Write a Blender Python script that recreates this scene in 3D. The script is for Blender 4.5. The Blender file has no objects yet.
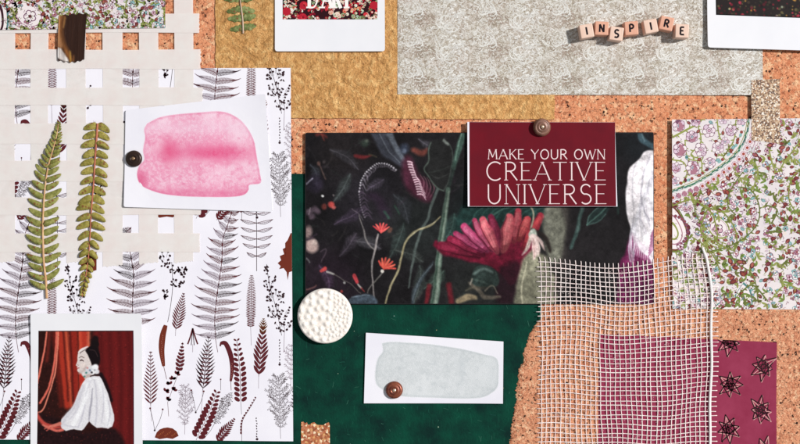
import bpy, bmesh, math, random
import numpy as np
from math import sin, cos, pi, radians, hypot, atan2
C = bpy.context.scene.collection
U = 0.001                       # one unit of layout = 1 mm

def lin(c):
    c = c / 255.0
    return c / 12.92 if c <= 0.04045 else ((c + 0.055) / 1.055) ** 2.4
LV = 0.92
def rgb(r, g, b, k=1.0):
    return (min(.9, lin(r) * LV * k), min(.9, lin(g) * LV * k), min(.9, lin(b) * LV * k), 1.0)
def W(x, y, z=0.0):             # layout millimetres (x right, y down) to world metres
    return ((x - 400) * U, (222 - y) * U, z * U)

# ---------------------------------------------------------------- materials
class N:
    def __init__(s, name):
        s.m = bpy.data.materials.new(name); s.m.use_nodes = True
        s.t = s.m.node_tree; s.p = s.t.nodes['Principled BSDF']; s.out = s.t.nodes['Material Output']
        s.co = s.t.nodes.new('ShaderNodeTexCoord').outputs['Object']
    def set(s, **k):
        for a, b in k.items(): s.p.inputs[a.replace('_', ' ')].default_value = b
        return s
    def n(s, typ, ins=None, **props):
        nd = s.t.nodes.new(typ)
        for a, b in props.items(): setattr(nd, a, b)
        for a, b in (ins or {}).items():
            if isinstance(b, bpy.types.NodeSocket): s.t.links.new(b, nd.inputs[a])
            else: nd.inputs[a].default_value = b
        return nd
    def link(s, a, b): s.t.links.new(a, b)
    def map(s, scale=(1, 1, 1), rot=(0, 0, 0)):
        return s.n('ShaderNodeMapping', {'Vector': s.co, 'Scale': scale, 'Rotation': rot}).outputs[0]
    def noise(s, scale, detail=4, rough=.55, vec=None, dist=0.0):
        return s.n('ShaderNodeTexNoise', {'Vector': vec or s.co, 'Scale': scale, 'Detail': detail, 'Roughness': rough, 'Distortion': dist})
    def ramp(s, fac, stops, interp='LINEAR'):
        r = s.n('ShaderNodeValToRGB', {'Fac': fac}); e = r.color_ramp; e.interpolation = interp
        while len(e.elements) < len(stops): e.elements.new(.5)
        for i, (p, c) in enumerate(stops):
            e.elements[i].position = p; e.elements[i].color = c if len(c) == 4 else (*c, 1)
        return r.outputs[0]
    def mix(s, fac, a, b, mode='MIX'):
        m = s.n('ShaderNodeMix', data_type='RGBA', blend_type=mode)
        for k, v in ((0, fac), (6, a), (7, b)):
            if isinstance(v, bpy.types.NodeSocket): s.link(v, m.inputs[k])
            else: m.inputs[k].default_value = v
        return m.outputs[2]
    def mth(s, op, a, b=0.0):
        m = s.n('ShaderNodeMath', operation=op)
        for k, v in ((0, a), (1, b)):
            if isinstance(v, bpy.types.NodeSocket): s.link(v, m.inputs[k])
            else: m.inputs[k].default_value = v
        return m.outputs[0]
    def base(s, c):
        if isinstance(c, bpy.types.NodeSocket): s.link(c, s.p.inputs['Base Color'])
        else: s.p.inputs['Base Color'].default_value = c
        return s
    def bump(s, h, dist, strength=1.0, prev=None):
        ins = {'Height': h, 'Distance': dist, 'Strength': strength}
        if prev: ins['Normal'] = prev
        b = s.n('ShaderNodeBump', ins).outputs[0]
        s.link(b, s.p.inputs['Normal']); return b

G = lambda v: (v, v, v, 1)

def mat_cork(name, cs, fleck, tint_a, tint_b, tint_c, fl_thr=.2):
    s = N(name); s.set(Roughness=.85); s.p.inputs['Specular IOR Level'].default_value = .12
    dn = s.noise(300, 4, .65)
    def warped(k):
        vec = s.n('ShaderNodeVectorMath', {0: s.co}, operation='ADD')
        sc = s.n('ShaderNodeVectorMath', {0: dn.outputs['Color']}, operation='SCALE'); sc.inputs['Scale'].default_value = k
        s.link(sc.outputs[0], vec.inputs[1]); return vec.outputs[0]
    v = warped(.0042)
    v1 = s.n('ShaderNodeTexVoronoi', {'Vector': v, 'Scale': cs})
    e1 = s.n('ShaderNodeTexVoronoi', {'Vector': v, 'Scale': cs}, feature='DISTANCE_TO_EDGE')
    v0 = s.n('ShaderNodeTexVoronoi', {'Vector': v, 'Scale': cs * 2.1}); sep0 = s.n('ShaderNodeSeparateColor', {0: v0.outputs['Color']})
    sep = s.n('ShaderNodeSeparateColor', {0: v1.outputs['Color']})
    t = s.mth('ADD', s.mth('MULTIPLY', sep.outputs[0], .55), s.mth('MULTIPLY', sep0.outputs[1], .45))
    col = s.ramp(t, [(.12, tint_a), (.42, tint_b), (.6, tint_b), (.86, tint_c)])
    gr = s.noise(1000, 4, .75); md = s.noise(420, 4, .7)
    col = s.mix(s.ramp(gr.outputs['Fac'], [(.45, G(0)), (.72, G(.6))]), col, rgb(156, 84, 56))
    ed = s.ramp(e1.outputs['Distance'], [(.0, G(.8)), (.1, G(0))])
    col = s.mix(s.mth('MULTIPLY', ed, s.ramp(s.noise(230, 3, .6).outputs['Fac'], [(.46, G(0)), (.6, G(1))])), col, rgb(96, 44, 32))
    br = s.ramp(s.noise(fleck * 1.1, 3, .6, v).outputs['Fac'], [(.585, G(0)), (.66, G(.7))])
    col = s.mix(br, col, rgb(140, 70, 46))
    lt = s.ramp(s.noise(fleck * .9, 3, .6, s.map((1, 1, 1), (0, 0, 1.1))).outputs['Fac'], [(.6, G(0)), (.68, G(.7))])
    col = s.mix(lt, col, rgb(250, 200, 164))
    v2 = s.n('ShaderNodeTexVoronoi', {'Vector': v, 'Scale': fleck * .62}); s2 = s.n('ShaderNodeSeparateColor', {0: v2.outputs['Color']})
    f = s.mth('MULTIPLY', s.ramp(s2.outputs[1], [(fl_thr, G(1)), (fl_thr + .02, G(0))]), s.ramp(md.outputs['Fac'], [(.47, G(0)), (.53, G(1))]))
    f = s.mth('MULTIPLY', f, s.ramp(v2.outputs['Distance'], [(.4, G(1)), (.62, G(0))]))
    n2 = s.ramp(s.noise(fleck * .75, 2, .5, s.map((1, 1, 1), (0, 0, .4))).outputs['Fac'], [(.69, G(0)), (.715, G(1))])
    f = s.mth('MAXIMUM', f, n2)
    col = s.mix(f, col, rgb(40, 20, 18))
    s.base(col)
    b = s.bump(e1.outputs['Distance'], .0008, .6)
    b = s.bump(f, -.0008, .7, b)
    s.bump(md.outputs['Fac'], .0016, .7, b)
    return s.m

def mat_paper(name, col, rough=.7, mott=None, mscale=60, grain=1400, gd=.00012, wave=.0006, fibre=None):
    s = N(name); s.set(Roughness=rough); s.p.inputs['Specular IOR Level'].default_value = .1
    c = col
    if mott is not None:
        c = s.mix(s.ramp(s.noise(mscale, 5, .6).outputs['Fac'], [(.35, G(0)), (.68, G(1))]), col, mott)
    if fibre is not None:
        a = s.noise(420, 3, .6, s.map((1, .16, 1), (0, 0, .6)))
        b = s.noise(420, 3, .6, s.map((1, .16, 1), (0, 0, -.9)))
        m = s.mth('MAXIMUM', a.outputs['Fac'], b.outputs['Fac'])
        c = s.mix(s.ramp(m, [(.64, G(0)), (.74, G(.7))]), c, fibre)
    s.base(c)
    b = s.bump(s.noise(grain, 3, .7).outputs['Fac'], gd, .6)
    s.bump(s.noise(18, 2, .4).outputs['Fac'], wave * 2, .7, b)
    return s.m

def mat_ink(name, rough=.6, spec=.3, gd=.0001, var=.0):
    s = N(name); s.set(Roughness=rough); s.p.inputs['Specular IOR Level'].default_value = spec
    a = s.n('ShaderNodeAttribute', attribute_name='Col').outputs['Color']
    if var:
        a = s.mix(s.ramp(s.noise(500, 4, .7).outputs['Fac'], [(.35, G(0)), (.7, G(var))]), a, G(.6), 'MULTIPLY')
    s.base(a)
    b = s.bump(s.noise(1400, 3, .7).outputs['Fac'], gd, .6)
    s.bump(s.noise(18, 2, .4).outputs['Fac'], .0012, .7, b)
    return s.m

INK = mat_ink('printed_ink', .7, .08)
INKG = mat_ink('glossy_print', .5, .06, .00003)
M_PAINT = mat_ink('watercolour', .8, .1, .0005)
WHITE = mat_paper('white_card', rgb(240, 238, 244), .6, rgb(231, 229, 238), 14)
POLA = mat_paper('instant_film_border', rgb(238, 237, 240), .45, rgb(230, 230, 235), 10, gd=.00003)

# ---------------------------------------------------------------- object helpers
def mk(name, verts, faces, mats, parent=None, loc=None, midx=None, cols=None, pcols=None, smooth=False):
    """verts in layout mm (x, y down, z). One mesh object."""
    v = np.array(verts, dtype=np.float64).reshape(-1, 3)
    w = np.empty_like(v); w[:, 0] = (v[:, 0] - 400) * U; w[:, 1] = (222 - v[:, 1]) * U; w[:, 2] = v[:, 2] * U
    if parent is not None: o0 = np.array(parent['_o'])
    else:
        if loc is None: o0 = np.array([(w[:, 0].min() + w[:, 0].max()) / 2, (w[:, 1].min() + w[:, 1].max()) / 2, w[:, 2].min()])
        else: o0 = np.array(W(*loc))
    w -= o0
    me = bpy.data.meshes.new(name)
    me.from_pydata(w.tolist(), [], faces)
    for m in (mats if isinstance(mats, (list, tuple)) else [mats]): me.materials.append(m)
    if midx is not None: me.polygons.foreach_set('material_index', midx)
    if cols is not None:                       # one colour per face
        at = me.color_attributes.new('Col', 'FLOAT_COLOR', 'CORNER')
        arr = np.repeat(np.array(cols, dtype=np.float32), [len(f) for f in faces], axis=0)
        at.data.foreach_set('color', arr.ravel())
    if pcols is not None:
        at = me.color_attributes.new('Col', 'FLOAT_COLOR', 'POINT')
        at.data.foreach_set('color', np.asarray(pcols, dtype=np.float32).ravel())
    if smooth: me.polygons.foreach_set('use_smooth', [True] * len(me.polygons))
    me.update()
    o = bpy.data.objects.new(name, me); C.objects.link(o)
    o['_o'] = o0.tolist()
    if parent is not None: o.parent = parent
    else: o.location = o0.tolist()
    return o
def tag(o, label, cat, group=None, kind=None):
    if label: o['label'] = label
    if cat: o['category'] = cat
    if group: o['group'] = group
    if kind: o['kind'] = kind
    return o
def empty(name, loc, label, cat, group=None):
    o = bpy.data.objects.new(name, None); C.objects.link(o)
    w = W(*loc); o.location = w; o['_o'] = list(w); o.empty_display_size = .01
    return tag(o, label, cat, group)

def area2(p): return sum(p[i][0] * p[(i + 1) % len(p)][1] - p[(i + 1) % len(p)][0] * p[i][1] for i in range(len(p)))
def prism(outline, z0, z1):
    """closed slab from an outline in layout coords"""
    if area2(outline) > 0: outline = outline[::-1]      # layout y is down: this makes it CCW in world
    n = len(outline)
    v = [(x, y, z1) for x, y in outline] + [(x, y, z0) for x, y in outline]
    f = [list(range(n)), list(range(2 * n - 1, n - 1, -1))]
    for i in range(n):
        j = (i + 1) % n; f.append([i, n + i, n + j, j])
    return v, f
def rounded(corners, r, k=6):
    out = []
    n = len(corners)
    for i in range(n):
        p = np.array(corners[i], float); a = np.array(corners[i - 1], float); b = np.array(corners[(i + 1) % n], float)
        u = (a - p) / np.linalg.norm(a - p); w = (b - p) / np.linalg.norm(b - p)
        p0 = p + u * r; p1 = p + w * r
        for j in range(k + 1):
            t = j / k; q = (1 - t) ** 2 * p0 + 2 * t * (1 - t) * p + t * t * p1
            out.append((q[0], q[1]))
    return out
def rough_edge(corners, step, amp, rnd):
    out = []
    n = len(corners)
    for i in range(n):
        a = np.array(corners[i], float); b = np.array(corners[(i + 1) % n], float)
        L = np.linalg.norm(b - a); m = max(1, int(L / step)); nrm = np.array([(b - a)[1], -(b - a)[0]]) / L
        for j in range(m):
            q = a + (b - a) * j / m + nrm * rnd.uniform(-amp, amp); out.append((q[0], q[1]))
    return out

# ---------------------------------------------------------------- vector printing
class Art:
    """flat printed shapes that lie on one sheet, clipped to the sheet's outline"""
    def __init__(s, clip, z, h=None):
        s.v = []; s.f = []; s.c = []; s.z = z; s.h = h; s.k = 0
        s.clip = clip if area2(clip) > 0 else clip[::-1]
        xs = [p[0] for p in clip]; ys = [p[1] for p in clip]; s.bb = (min(xs), max(xs), min(ys), max(ys))
    def layer(s): s.k += 1
    def zz(s, x, y): return (s.h(x, y) if s.h else s.z) + .03 + .0015 * s.k
    def poly(s, pts, col):
        xs = [p[0] for p in pts]; ys = [p[1] for p in pts]; b = s.bb
        if max(xs) < b[0] or min(xs) > b[1] or max(ys) < b[2] or min(ys) > b[3]: return
        for i in range(len(s.clip)):
            a = s.clip[i]; c = s.clip[(i + 1) % len(s.clip)]; out = []
            side = lambda p: (c[0] - a[0]) * (p[1] - a[1]) - (c[1] - a[1]) * (p[0] - a[0])
            for j in range(len(pts)):
                p = pts[j]; q = pts[(j + 1) % len(pts)]; sp = side(p); sq = side(q)
                if sp >= 0: out.append(p)
                if (sp >= 0) != (sq >= 0):
                    t = sp / (sp - sq); out.append((p[0] + (q[0] - p[0]) * t, p[1] + (q[1] - p[1]) * t))
            pts = out
            if len(pts) < 3: return
        if area2(pts) > 0: pts = pts[::-1]
        n = len(s.v); s.v += [(p[0], p[1], s.zz(*p)) for p in pts]; s.f.append(list(range(n, n + len(pts)))); s.c.append(col)
    def fan(s, pts, col, c=None):
        if c is None: c = (sum(p[0] for p in pts) / len(pts), sum(p[1] for p in pts) / len(pts))
        m = max(1, int(max(hypot(p[0] - c[0], p[1] - c[1]) for p in pts) / 4))
        for i in range(len(pts)):
            a, b = pts[i], pts[(i + 1) % len(pts)]
            for q in range(m):
                t0, t1 = q / m, (q + 1) / m; at = lambda p, t: (c[0] + (p[0] - c[0]) * t, c[1] + (p[1] - c[1]) * t)
                s.poly([c, at(a, t1), at(b, t1)] if q == 0 else [at(a, t0), at(a, t1), at(b, t1), at(b, t0)], col)
    def stroke(s, pts, w, col):
        n = len(pts)
        if n < 2: return
        ws = w if isinstance(w, (list, tuple)) else [w] * n
        L = []; R = []
        for i in range(n):
            a = pts[max(0, i - 1)]; b = pts[min(n - 1, i + 1)]; dx = b[0] - a[0]; dy = b[1] - a[1]; l = hypot(dx, dy) or 1
            nx, ny = -dy / l, dx / l; p = pts[i]; h = ws[i] / 2
            L.append((p[0] + nx * h, p[1] + ny * h)); R.append((p[0] - nx * h, p[1] - ny * h))
        for i in range(n - 1): s.poly([L[i], L[i + 1], R[i + 1], R[i]], col)
    def disc(s, x, y, r, col, n=8, ry=None, rot=0):
        ry = ry or r
        s.poly([(x + r * cos(a) * cos(rot) - ry * sin(a) * sin(rot), y + r * cos(a) * sin(rot) + ry * sin(a) * cos(rot))
                for a in [2 * pi * i / n for i in range(n)]], col)
    def leaf(s, x, y, ang, L, wd, col, bend=0.0, n=5):
        """pointed leaf from (x,y) along ang"""
        mid = []
        for i in range(n + 1):
            t = i / n; a = ang + bend * t
            mid.append((x, y)); x += cos(a) * L / n; y += sin(a) * L / n
        s.stroke(mid, [wd * (sin(pi * min(1, (i / n) * .92 + .05)) ** .8 if i < n else .02) for i in range(n + 1)], col)
def bez(pts, n=12):
    """Catmull-Rom through pts"""
    P = [pts[0]] + list(pts) + [pts[-1]]; out = []
    for i in range(1, len(P) - 2):
        for j in range(n):
            t = j / n
            out.append(tuple(.5 * ((2 * P[i][k]) + (-P[i - 1][k] + P[i + 1][k]) * t + (2 * P[i - 1][k] - 5 * P[i][k] + 4 * P[i + 1][k] - P[i + 2][k]) * t * t
                                   + (-P[i - 1][k] + 3 * P[i][k] - 3 * P[i + 1][k] + P[i + 2][k]) * t ** 3) for k in range(2)))
    out.append(tuple(pts[-1])); return out
def along(path, d):
    """points each d along path -> (x,y,angle,t)"""
    res = []; acc = 0; tot = sum(hypot(path[i + 1][0] - path[i][0], path[i + 1][1] - path[i][1]) for i in range(len(path) - 1))
    nxt = 0
    for i in range(len(path) - 1):
        a, b = path[i], path[i + 1]; l = hypot(b[0] - a[0], b[1] - a[1])
        while l > 0 and nxt <= acc + l:
            t = (nxt - acc) / l
            res.append((a[0] + (b[0] - a[0]) * t, a[1] + (b[1] - a[1]) * t, atan2(b[1] - a[1], b[0] - a[0]), nxt / tot)); nxt += d
        acc += l
    return res

def sheet_art(name, outline, z0, z1, mat, art=None, ink=None, parent=None):
    v, f = prism(outline, z0, z1); m = [0] * len(f); c = [(1, 1, 1, 1)] * len(f)
    if art:
        n = len(v); v = v + art.v; f = f + [[i + n for i in q] for q in art.f]; m += [1] * len(art.f); c += art.c
    return mk(name, v, f, [mat] + ([ink or INK] if art else []), parent, midx=m, cols=c if art else None)

# ---------------------------------------------------------------- stroke lettering
def arc(cx, cy, rx, ry, a0, a1, n=12):
    return [(cx + rx * cos(radians(a0 + (a1 - a0) * i / n)), cy + ry * sin(radians(a0 + (a1 - a0) * i / n))) for i in range(n + 1)]
# glyphs: (width, [(polyline, is_thin)]) in a box of height 1, y down, 0 = cap line, 1 = baseline
GL = {
 'A': (.78, [([(.0, 1), (.39, 0)], 1), ([(.39, 0), (.78, 1)], 0), ([(.14, .66), (.64, .66)], 1)]),
 'C': (.74, [(arc(.42, .5, .42, .5, -50, -310, 18), 0)]),
 'D': (.74, [([(.08, 0), (.08, 1)], 0), ([(.08, .02), (.3, .02)] + arc(.3, .5, .44, .48, -90, 90) + [(.08, .98)], 1)]),
 'E': (.56, [([(.07, 0), (.07, 1)], 0), ([(.07, .02), (.54, .02)], 1), ([(.07, .48), (.46, .48)], 1), ([(.07, .98), (.56, .98)], 1)]),
 'I': (.16, [([(.08, 0), (.08, 1)], 0)]),
 'K': (.64, [([(.07, 0), (.07, 1)], 0), ([(.6, 0), (.09, .55)], 1), ([(.22, .42), (.64, 1)], 0)]),
 'M': (.86, [([(.05, 1), (.12, 0)], 1), ([(.12, 0), (.43, .8)], 0), ([(.43, .8), (.74, 0)], 1), ([(.74, 0), (.81, 1)], 0)]),
 'N': (.72, [([(.06, 0), (.06, 1)], 1), ([(.06, 0), (.66, 1)], 0), ([(.66, 0), (.66, 1)], 1)]),
 'O': (.78, [(arc(.39, .5, .36, .48, 0, 360, 22), 0)]),
 'P': (.58, [([(.08, 0), (.08, 1)], 0), ([(.08, .02), (.28, .02)] + arc(.28, .28, .27, .26, -90, 90) + [(.08, .54)], 0)]),
 'R': (.64, [([(.07, 0), (.07, 1)], 0), ([(.07, .02), (.28, .02)] + arc(.28, .26, .26, .24, -90, 90) + [(.07, .5)], 0), ([(.28, .5), (.64, 1)], 0)]),
 'S': (.58, [(arc(.3, .26, .24, .25, -30, -250, 14) + arc(.29, .74, .26, .25, -80, 140, 14), 0)]),
 'T': (.7, [([(.35, 0), (.35, 1)], 0), ([(.0, .02), (.7, .02)], 1)]),
 'U': (.72, [([(.07, 0), (.07, .62)] + arc(.36, .64, .29, .34, 180, 0, 12) + [(.65, 0)], 0)]),
 'V': (.76, [([(.0, 0), (.38, 1)], 0), ([(.38, 1), (.76, 0)], 1)]),
 'W': (1.02, [([(.0, 0), (.28, 1)], 0), ([(.28, 1), (.52, .1)], 1), ([(.5, .1), (.74, 1)], 0), ([(.74, 1), (1.02, 0)], 1)]),
 'Y': (.7, [([(.0, 0), (.35, .5)], 0), ([(.7, 0), (.35, .5)], 1), ([(.35, .5), (.35, 1)], 0)]),
 "'": (.14, [([(.08, 0), (.05, .28)], 0)]), ' ': (.34, [])}
def text_width(t, sp): return sum(GL[c][0] + sp for c in t) - sp
def write(art, t, x0, y0, x1, y1, w, col, sp=.14, thin=.6, serif=0.0, rot=0, bottom=None):
    """text fitted between x0..x1, cap line y0, baseline y1"""
    H = y1 - y0; kx = (x1 - x0) / text_width(t, sp); x = x0
    cx, cy = (x0 + x1) / 2, (y0 + y1) / 2
    def tr(p):
        dx, dy = p[0] - cx, p[1] - cy
        return (cx + dx * cos(rot) - dy * sin(rot), cy + dx * sin(rot) + dy * cos(rot))
    for ch in t:
        gw, st = GL[ch]
        for pl, th in st:
            art.layer()
            pts = [tr((x + p[0] * kx, y0 + p[1] * H)) for p in pl]
            ww = w * (thin if th else 1)
            if len(pts) == 2:                                    # square line caps
                dx, dy = pts[1][0] - pts[0][0], pts[1][1] - pts[0][1]; l = hypot(dx, dy); e = 0
                art.stroke(pts, ww, col)
            else: art.stroke(pts, ww, col)
            if serif and len(pl) == 2 and abs(pl[0][0] - pl[1][0]) < .6 and abs(pl[0][1] - pl[1][1]) > .5:
                for q in (0, 1):
                    p = pl[q]
                    if 0 < p[1] < 1: continue
                    art.layer(); sx = x + p[0] * kx; sy = y0 + p[1] * H + (w * .22 if p[1] < .5 else -w * .22)
                    art.stroke([tr((sx - serif, sy)), tr((sx + serif, sy))], w * .45, col)
        x += (gw + sp) * kx

# ---------------------------------------------------------------- soft (painted) pictures as coloured grids
def vnoise(h, w, cell, rs, octs=4, rough=.55):
    out = np.zeros((h, w)); amp = 1; tot = 0
    for o in range(octs):
        c = max(1.0, cell / 2 ** o); gh, gw = int(h / c) + 3, int(w / c) + 3
        g = rs.rand(gh, gw)
        yy = np.arange(h) / c; xx = np.arange(w) / c
        yi = yy.astype(int); xi = xx.astype(int); fy = yy - yi; fx = xx - xi
        fy = (fy * fy * (3 - 2 * fy))[:, None]; fx = (fx * fx * (3 - 2 * fx))[None, :]
        a = g[yi][:, xi]; b = g[yi][:, xi + 1]; cc = g[yi + 1][:, xi]; d = g[yi + 1][:, xi + 1]
        out += amp * ((a * (1 - fx) + b * fx) * (1 - fy) + (cc * (1 - fx) + d * fx) * fy); tot += amp; amp *= rough
    return out / tot
class Pic:
    def __init__(s, x0, y0, x1, y1, res, col, seed=1):
        s.x0, s.y0, s.x1, s.y1, s.res = x0, y0, x1, y1, res
        s.w = int((x1 - x0) * res) + 1; s.h = int((y1 - y0) * res) + 1
        s.X, s.Y = np.meshgrid(np.linspace(x0, x1, s.w), np.linspace(y0, y1, s.h))
        s.a = np.ones((s.h, s.w, 3)) * np.array(col, float); s.rs = np.random.RandomState(seed)
    def box(s, xa, ya, xb, yb, m=4):
        i0 = max(0, int((ya - m - s.y0) * s.res)); i1 = min(s.h, int((yb + m - s.y0) * s.res) + 2)
        j0 = max(0, int((xa - m - s.x0) * s.res)); j1 = min(s.w, int((xb + m - s.x0) * s.res) + 2)
        return slice(i0, i1), slice(j0, j1)
    def blend(s, sl, al, col):
        al = al[..., None]; col = np.array(col, float)
        s.a[sl] = s.a[sl] * (1 - al) + col * al
    def stroke(s, pts, w, col, soft=.8, alpha=1.0, col2=None, smooth=True):
        if smooth and len(pts) > 2: pts = bez(pts, 6)
        ws = w if isinstance(w, (list, tuple)) else [w]
        ws = np.interp(np.linspace(0, 1, len(pts)), np.linspace(0, 1, len(ws)), ws)
        xs = [p[0] for p in pts]; ys = [p[1] for p in pts]; m = max(ws) + soft + 1
        sl = s.box(min(xs), min(ys), max(xs), max(ys), m)
        X = s.X[sl]; Y = s.Y[sl]
        if X.size == 0: return
        best = np.full(X.shape, 1e9); tt = np.zeros(X.shape)
        for i in range(len(pts) - 1):
            ax, ay = pts[i]; dx = pts[i + 1][0] - ax; dy = pts[i + 1][1] - ay; l2 = dx * dx + dy * dy or 1e-9
            t = np.clip(((X - ax) * dx + (Y - ay) * dy) / l2, 0, 1)
            d = np.hypot(X - ax - t * dx, Y - ay - t * dy) - (ws[i] * (1 - t) + ws[i + 1] * t) / 2
            k = d < best; best[k] = d[k]; tt[k] = ((i + t) / (len(pts) - 1))[k]
        al = np.clip(.5 - best / soft, 0, 1) * alpha
        c = np.array(col, float)
        if col2 is not None: c = c * (1 - tt[..., None]) + np.array(col2, float) * tt[..., None]
        s.blend(sl, al, c)
    def fill(s, pts, col, soft=1.0, alpha=1.0, smooth=True, tex=0, cell=6):
        if smooth: pts = bez(list(pts) + [pts[0]], 5)[:-1]
        xs = [p[0] for p in pts]; ys = [p[1] for p in pts]; sl = s.box(min(xs), min(ys), max(xs), max(ys), soft + 2)
        X = s.X[sl]; Y = s.Y[sl]
        if X.size == 0: return
        ins = np.zeros(X.shape, bool); dist = np.full(X.shape, 1e9); n = len(pts)
        for i in range(n):
            ax, ay = pts[i]; bx, by = pts[(i + 1) % n]
            if ay != by:
                k = ((ay > Y) != (by > Y)) & (X < (bx - ax) * (Y - ay) / (by - ay) + ax); ins ^= k
            dx, dy = bx - ax, by - ay; l2 = dx * dx + dy * dy or 1e-9
            t = np.clip(((X - ax) * dx + (Y - ay) * dy) / l2, 0, 1); dist = np.minimum(dist, np.hypot(X - ax - t * dx, Y - ay - t * dy))
        sd = np.where(ins, -dist, dist); al = np.clip(.5 - sd / soft, 0, 1) * alpha
        c = np.array(col, float)
        if tex:
            nz = vnoise(X.shape[0], X.shape[1], cell * s.res, s.rs)[..., None]; c = np.clip(c * (1 + (nz - .5) * 2 * tex), 0, 255)
        s.blend(sl, al, c); return sl, sd
    def dab(s, x, y, r, col, soft=None, alpha=1.0, ry=None):
        ry = ry or r; soft = soft or r * .6
        sl = s.box(x - r, y - ry, x + r, y + ry, 3 + soft)
        if s.X[sl].size == 0: return
        d = (np.hypot((s.X[sl] - x) / r, (s.Y[sl] - y) / ry) - 1) * min(r, ry)
        s.blend(sl, np.clip(.5 - d / soft, 0, 1) * alpha, col)
    def warp(s, amp, cell):
        dx = (vnoise(s.h, s.w, cell * s.res, s.rs, 3, .6) - .5) * 2 * amp * s.res * 2; dy = (vnoise(s.h, s.w, cell * s.res, s.rs, 3, .6) - .5) * 2 * amp * s.res * 2
        ii, jj = np.mgrid[0:s.h, 0:s.w]; y = np.clip(ii + dy, 0, s.h - 1.001); x = np.clip(jj + dx, 0, s.w - 1.001)
        yi = y.astype(int); xi = x.astype(int); fy = (y - yi)[..., None]; fx = (x - xi)[..., None]; a = s.a
        s.a = (a[yi, xi] * (1 - fx) + a[yi, xi + 1] * fx) * (1 - fy) + (a[yi + 1, xi] * (1 - fx) + a[yi + 1, xi + 1] * fx) * fy
    def build(s, name, z, parent, mat, quad=None, label=None):
        """quad: corner positions (tl,tr,br,bl) the picture is mapped onto"""
        u = (s.X - s.x0) / (s.x1 - s.x0); v = (s.Y - s.y0) / (s.y1 - s.y0)
        if quad is None: X, Y = s.X, s.Y
        else:
            q = np.array(quad, float); X = (q[0, 0] * (1 - u) + q[1, 0] * u) * (1 - v) + (q[3, 0] * (1 - u) + q[2, 0] * u) * v
            Y = (q[0, 1] * (1 - u) + q[1, 1] * u) * (1 - v) + (q[3, 1] * (1 - u) + q[2, 1] * u) * v
        V = np.stack([X, Y, np.full_like(X, z)], -1).reshape(-1, 3)
        idx = np.arange(s.h * s.w).reshape(s.h, s.w)
        F = np.stack([idx[:-1, :-1], idx[1:, :-1], idx[1:, 1:], idx[:-1, 1:]], -1).reshape(-1, 4)
        c = np.clip(s.a, 0, 255) / 255; c = np.where(c <= .04045, c / 12.92, ((c + .055) / 1.055) ** 2.4) * LV
        c = np.minimum(c, .9)
        pc = np.concatenate([c.reshape(-1, 3), np.ones((s.h * s.w, 1))], 1)
        o = mk(name, V, F.tolist(), mat, parent, pcols=pc)
        if label: o['label'] = label
        return o

#=============================================================== THE BOARD
cork = mat_cork('cork', 180, 520, rgb(212, 132, 94), rgb(235, 160, 118), rgb(252, 204, 160), .15)
v, f = prism([(-140, -120), (940, -120), (940, 564), (-140, 564)], -8, 0)
o = mk('cork_board', v, f, cork); tag(o, 'orange granulated cork pinboard lying under all the papers', 'cork board', kind='structure')

#=============================================================== green paper
rnd = random.Random(3)
GREEN = mat_paper('green_paper', rgb(8, 68, 52), .85, rgb(9, 40, 36), 36, grain=500, gd=.0009, fibre=rgb(20, 78, 60))
A = Art([(-30, 174), (580, 174), (580, 480), (-30, 480)], .7)
for i in range(260):
    x, y = rnd.uniform(292, 545), rnd.uniform(176, 446); a = rnd.uniform(0, pi); L = rnd.uniform(1.5, 6)
    A.stroke([(x, y), (x + L * cos(a) / 2, y + L * sin(a) / 2 + rnd.uniform(-.4, .4)), (x + L * cos(a), y + L * sin(a))], rnd.uniform(.15, .35), rgb(*rnd.choice([(30, 92, 74), (60, 110, 92), (26, 74, 66)])))
for i in range(26):
    A.layer() if i % 30 == 0 else None
    A.disc(rnd.uniform(294, 540), rnd.uniform(310, 444), rnd.uniform(.25, .7), rgb(*rnd.choice([(150, 175, 150), (120, 150, 140), (170, 160, 120)])), 6)
ol = rough_edge([(-30, 174), (580, 174), (580, 480), (-30, 480)], 7, .35, rnd)
o = sheet_art('green_paper', ol, .2, .7, GREEN, A)
tag(o, 'dark green fibrous paper sheet under the plaster disc and the grey swatch', 'paper sheet')

#=============================================================== gold paper
s = N('gold_paper'); s.set(Roughness=.5, Metallic=.25)
a = s.noise(150, 6, .7, None, .25); b = s.noise(480, 4, .7, None, .2)
c = s.ramp(a.outputs['Fac'], [(.3, rgb(182, 124, 62)), (.5, rgb(212, 156, 90)), (.68, rgb(244, 200, 134))])
c = s.mix(s.ramp(b.outputs['Fac'], [(.34, G(.6)), (.48, G(0))]), c, rgb(140, 92, 48))
c = s.mix(s.ramp(s.noise(24, 3).outputs['Fac'], [(.4, G(0)), (.62, G(.25))]), c, rgb(186, 144, 84))
s.base(c)
n1 = s.bump(a.outputs['Fac'], .0022, .8); n1 = s.bump(b.outputs['Fac'], .0009, .8, n1)
n1 = s.bump(s.noise(70, 4, .6, None, .6).outputs['Fac'], .004, .7, n1)
cr = s.n('ShaderNodeTexVoronoi', {'Vector': s.map((1, .7, 1), (0, 0, .6)), 'Scale': 26}, feature='DISTANCE_TO_EDGE')
s.bump(s.ramp(cr.outputs['Distance'], [(0, G(0)), (.05, G(1))]), .0005, .6, n1)
v, f = prism(rough_edge([(215.5, -40), (600, -40), (600, 90), (554.5, 96), (554.5, 119.5), (215.5, 118)], 6, .45, rnd), .25, .8)
o = mk('gold_paper', v, f, s.m); tag(o, 'ochre gold handmade paper with a fibrous texture, behind the top middle instant photo', 'paper sheet')

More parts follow.
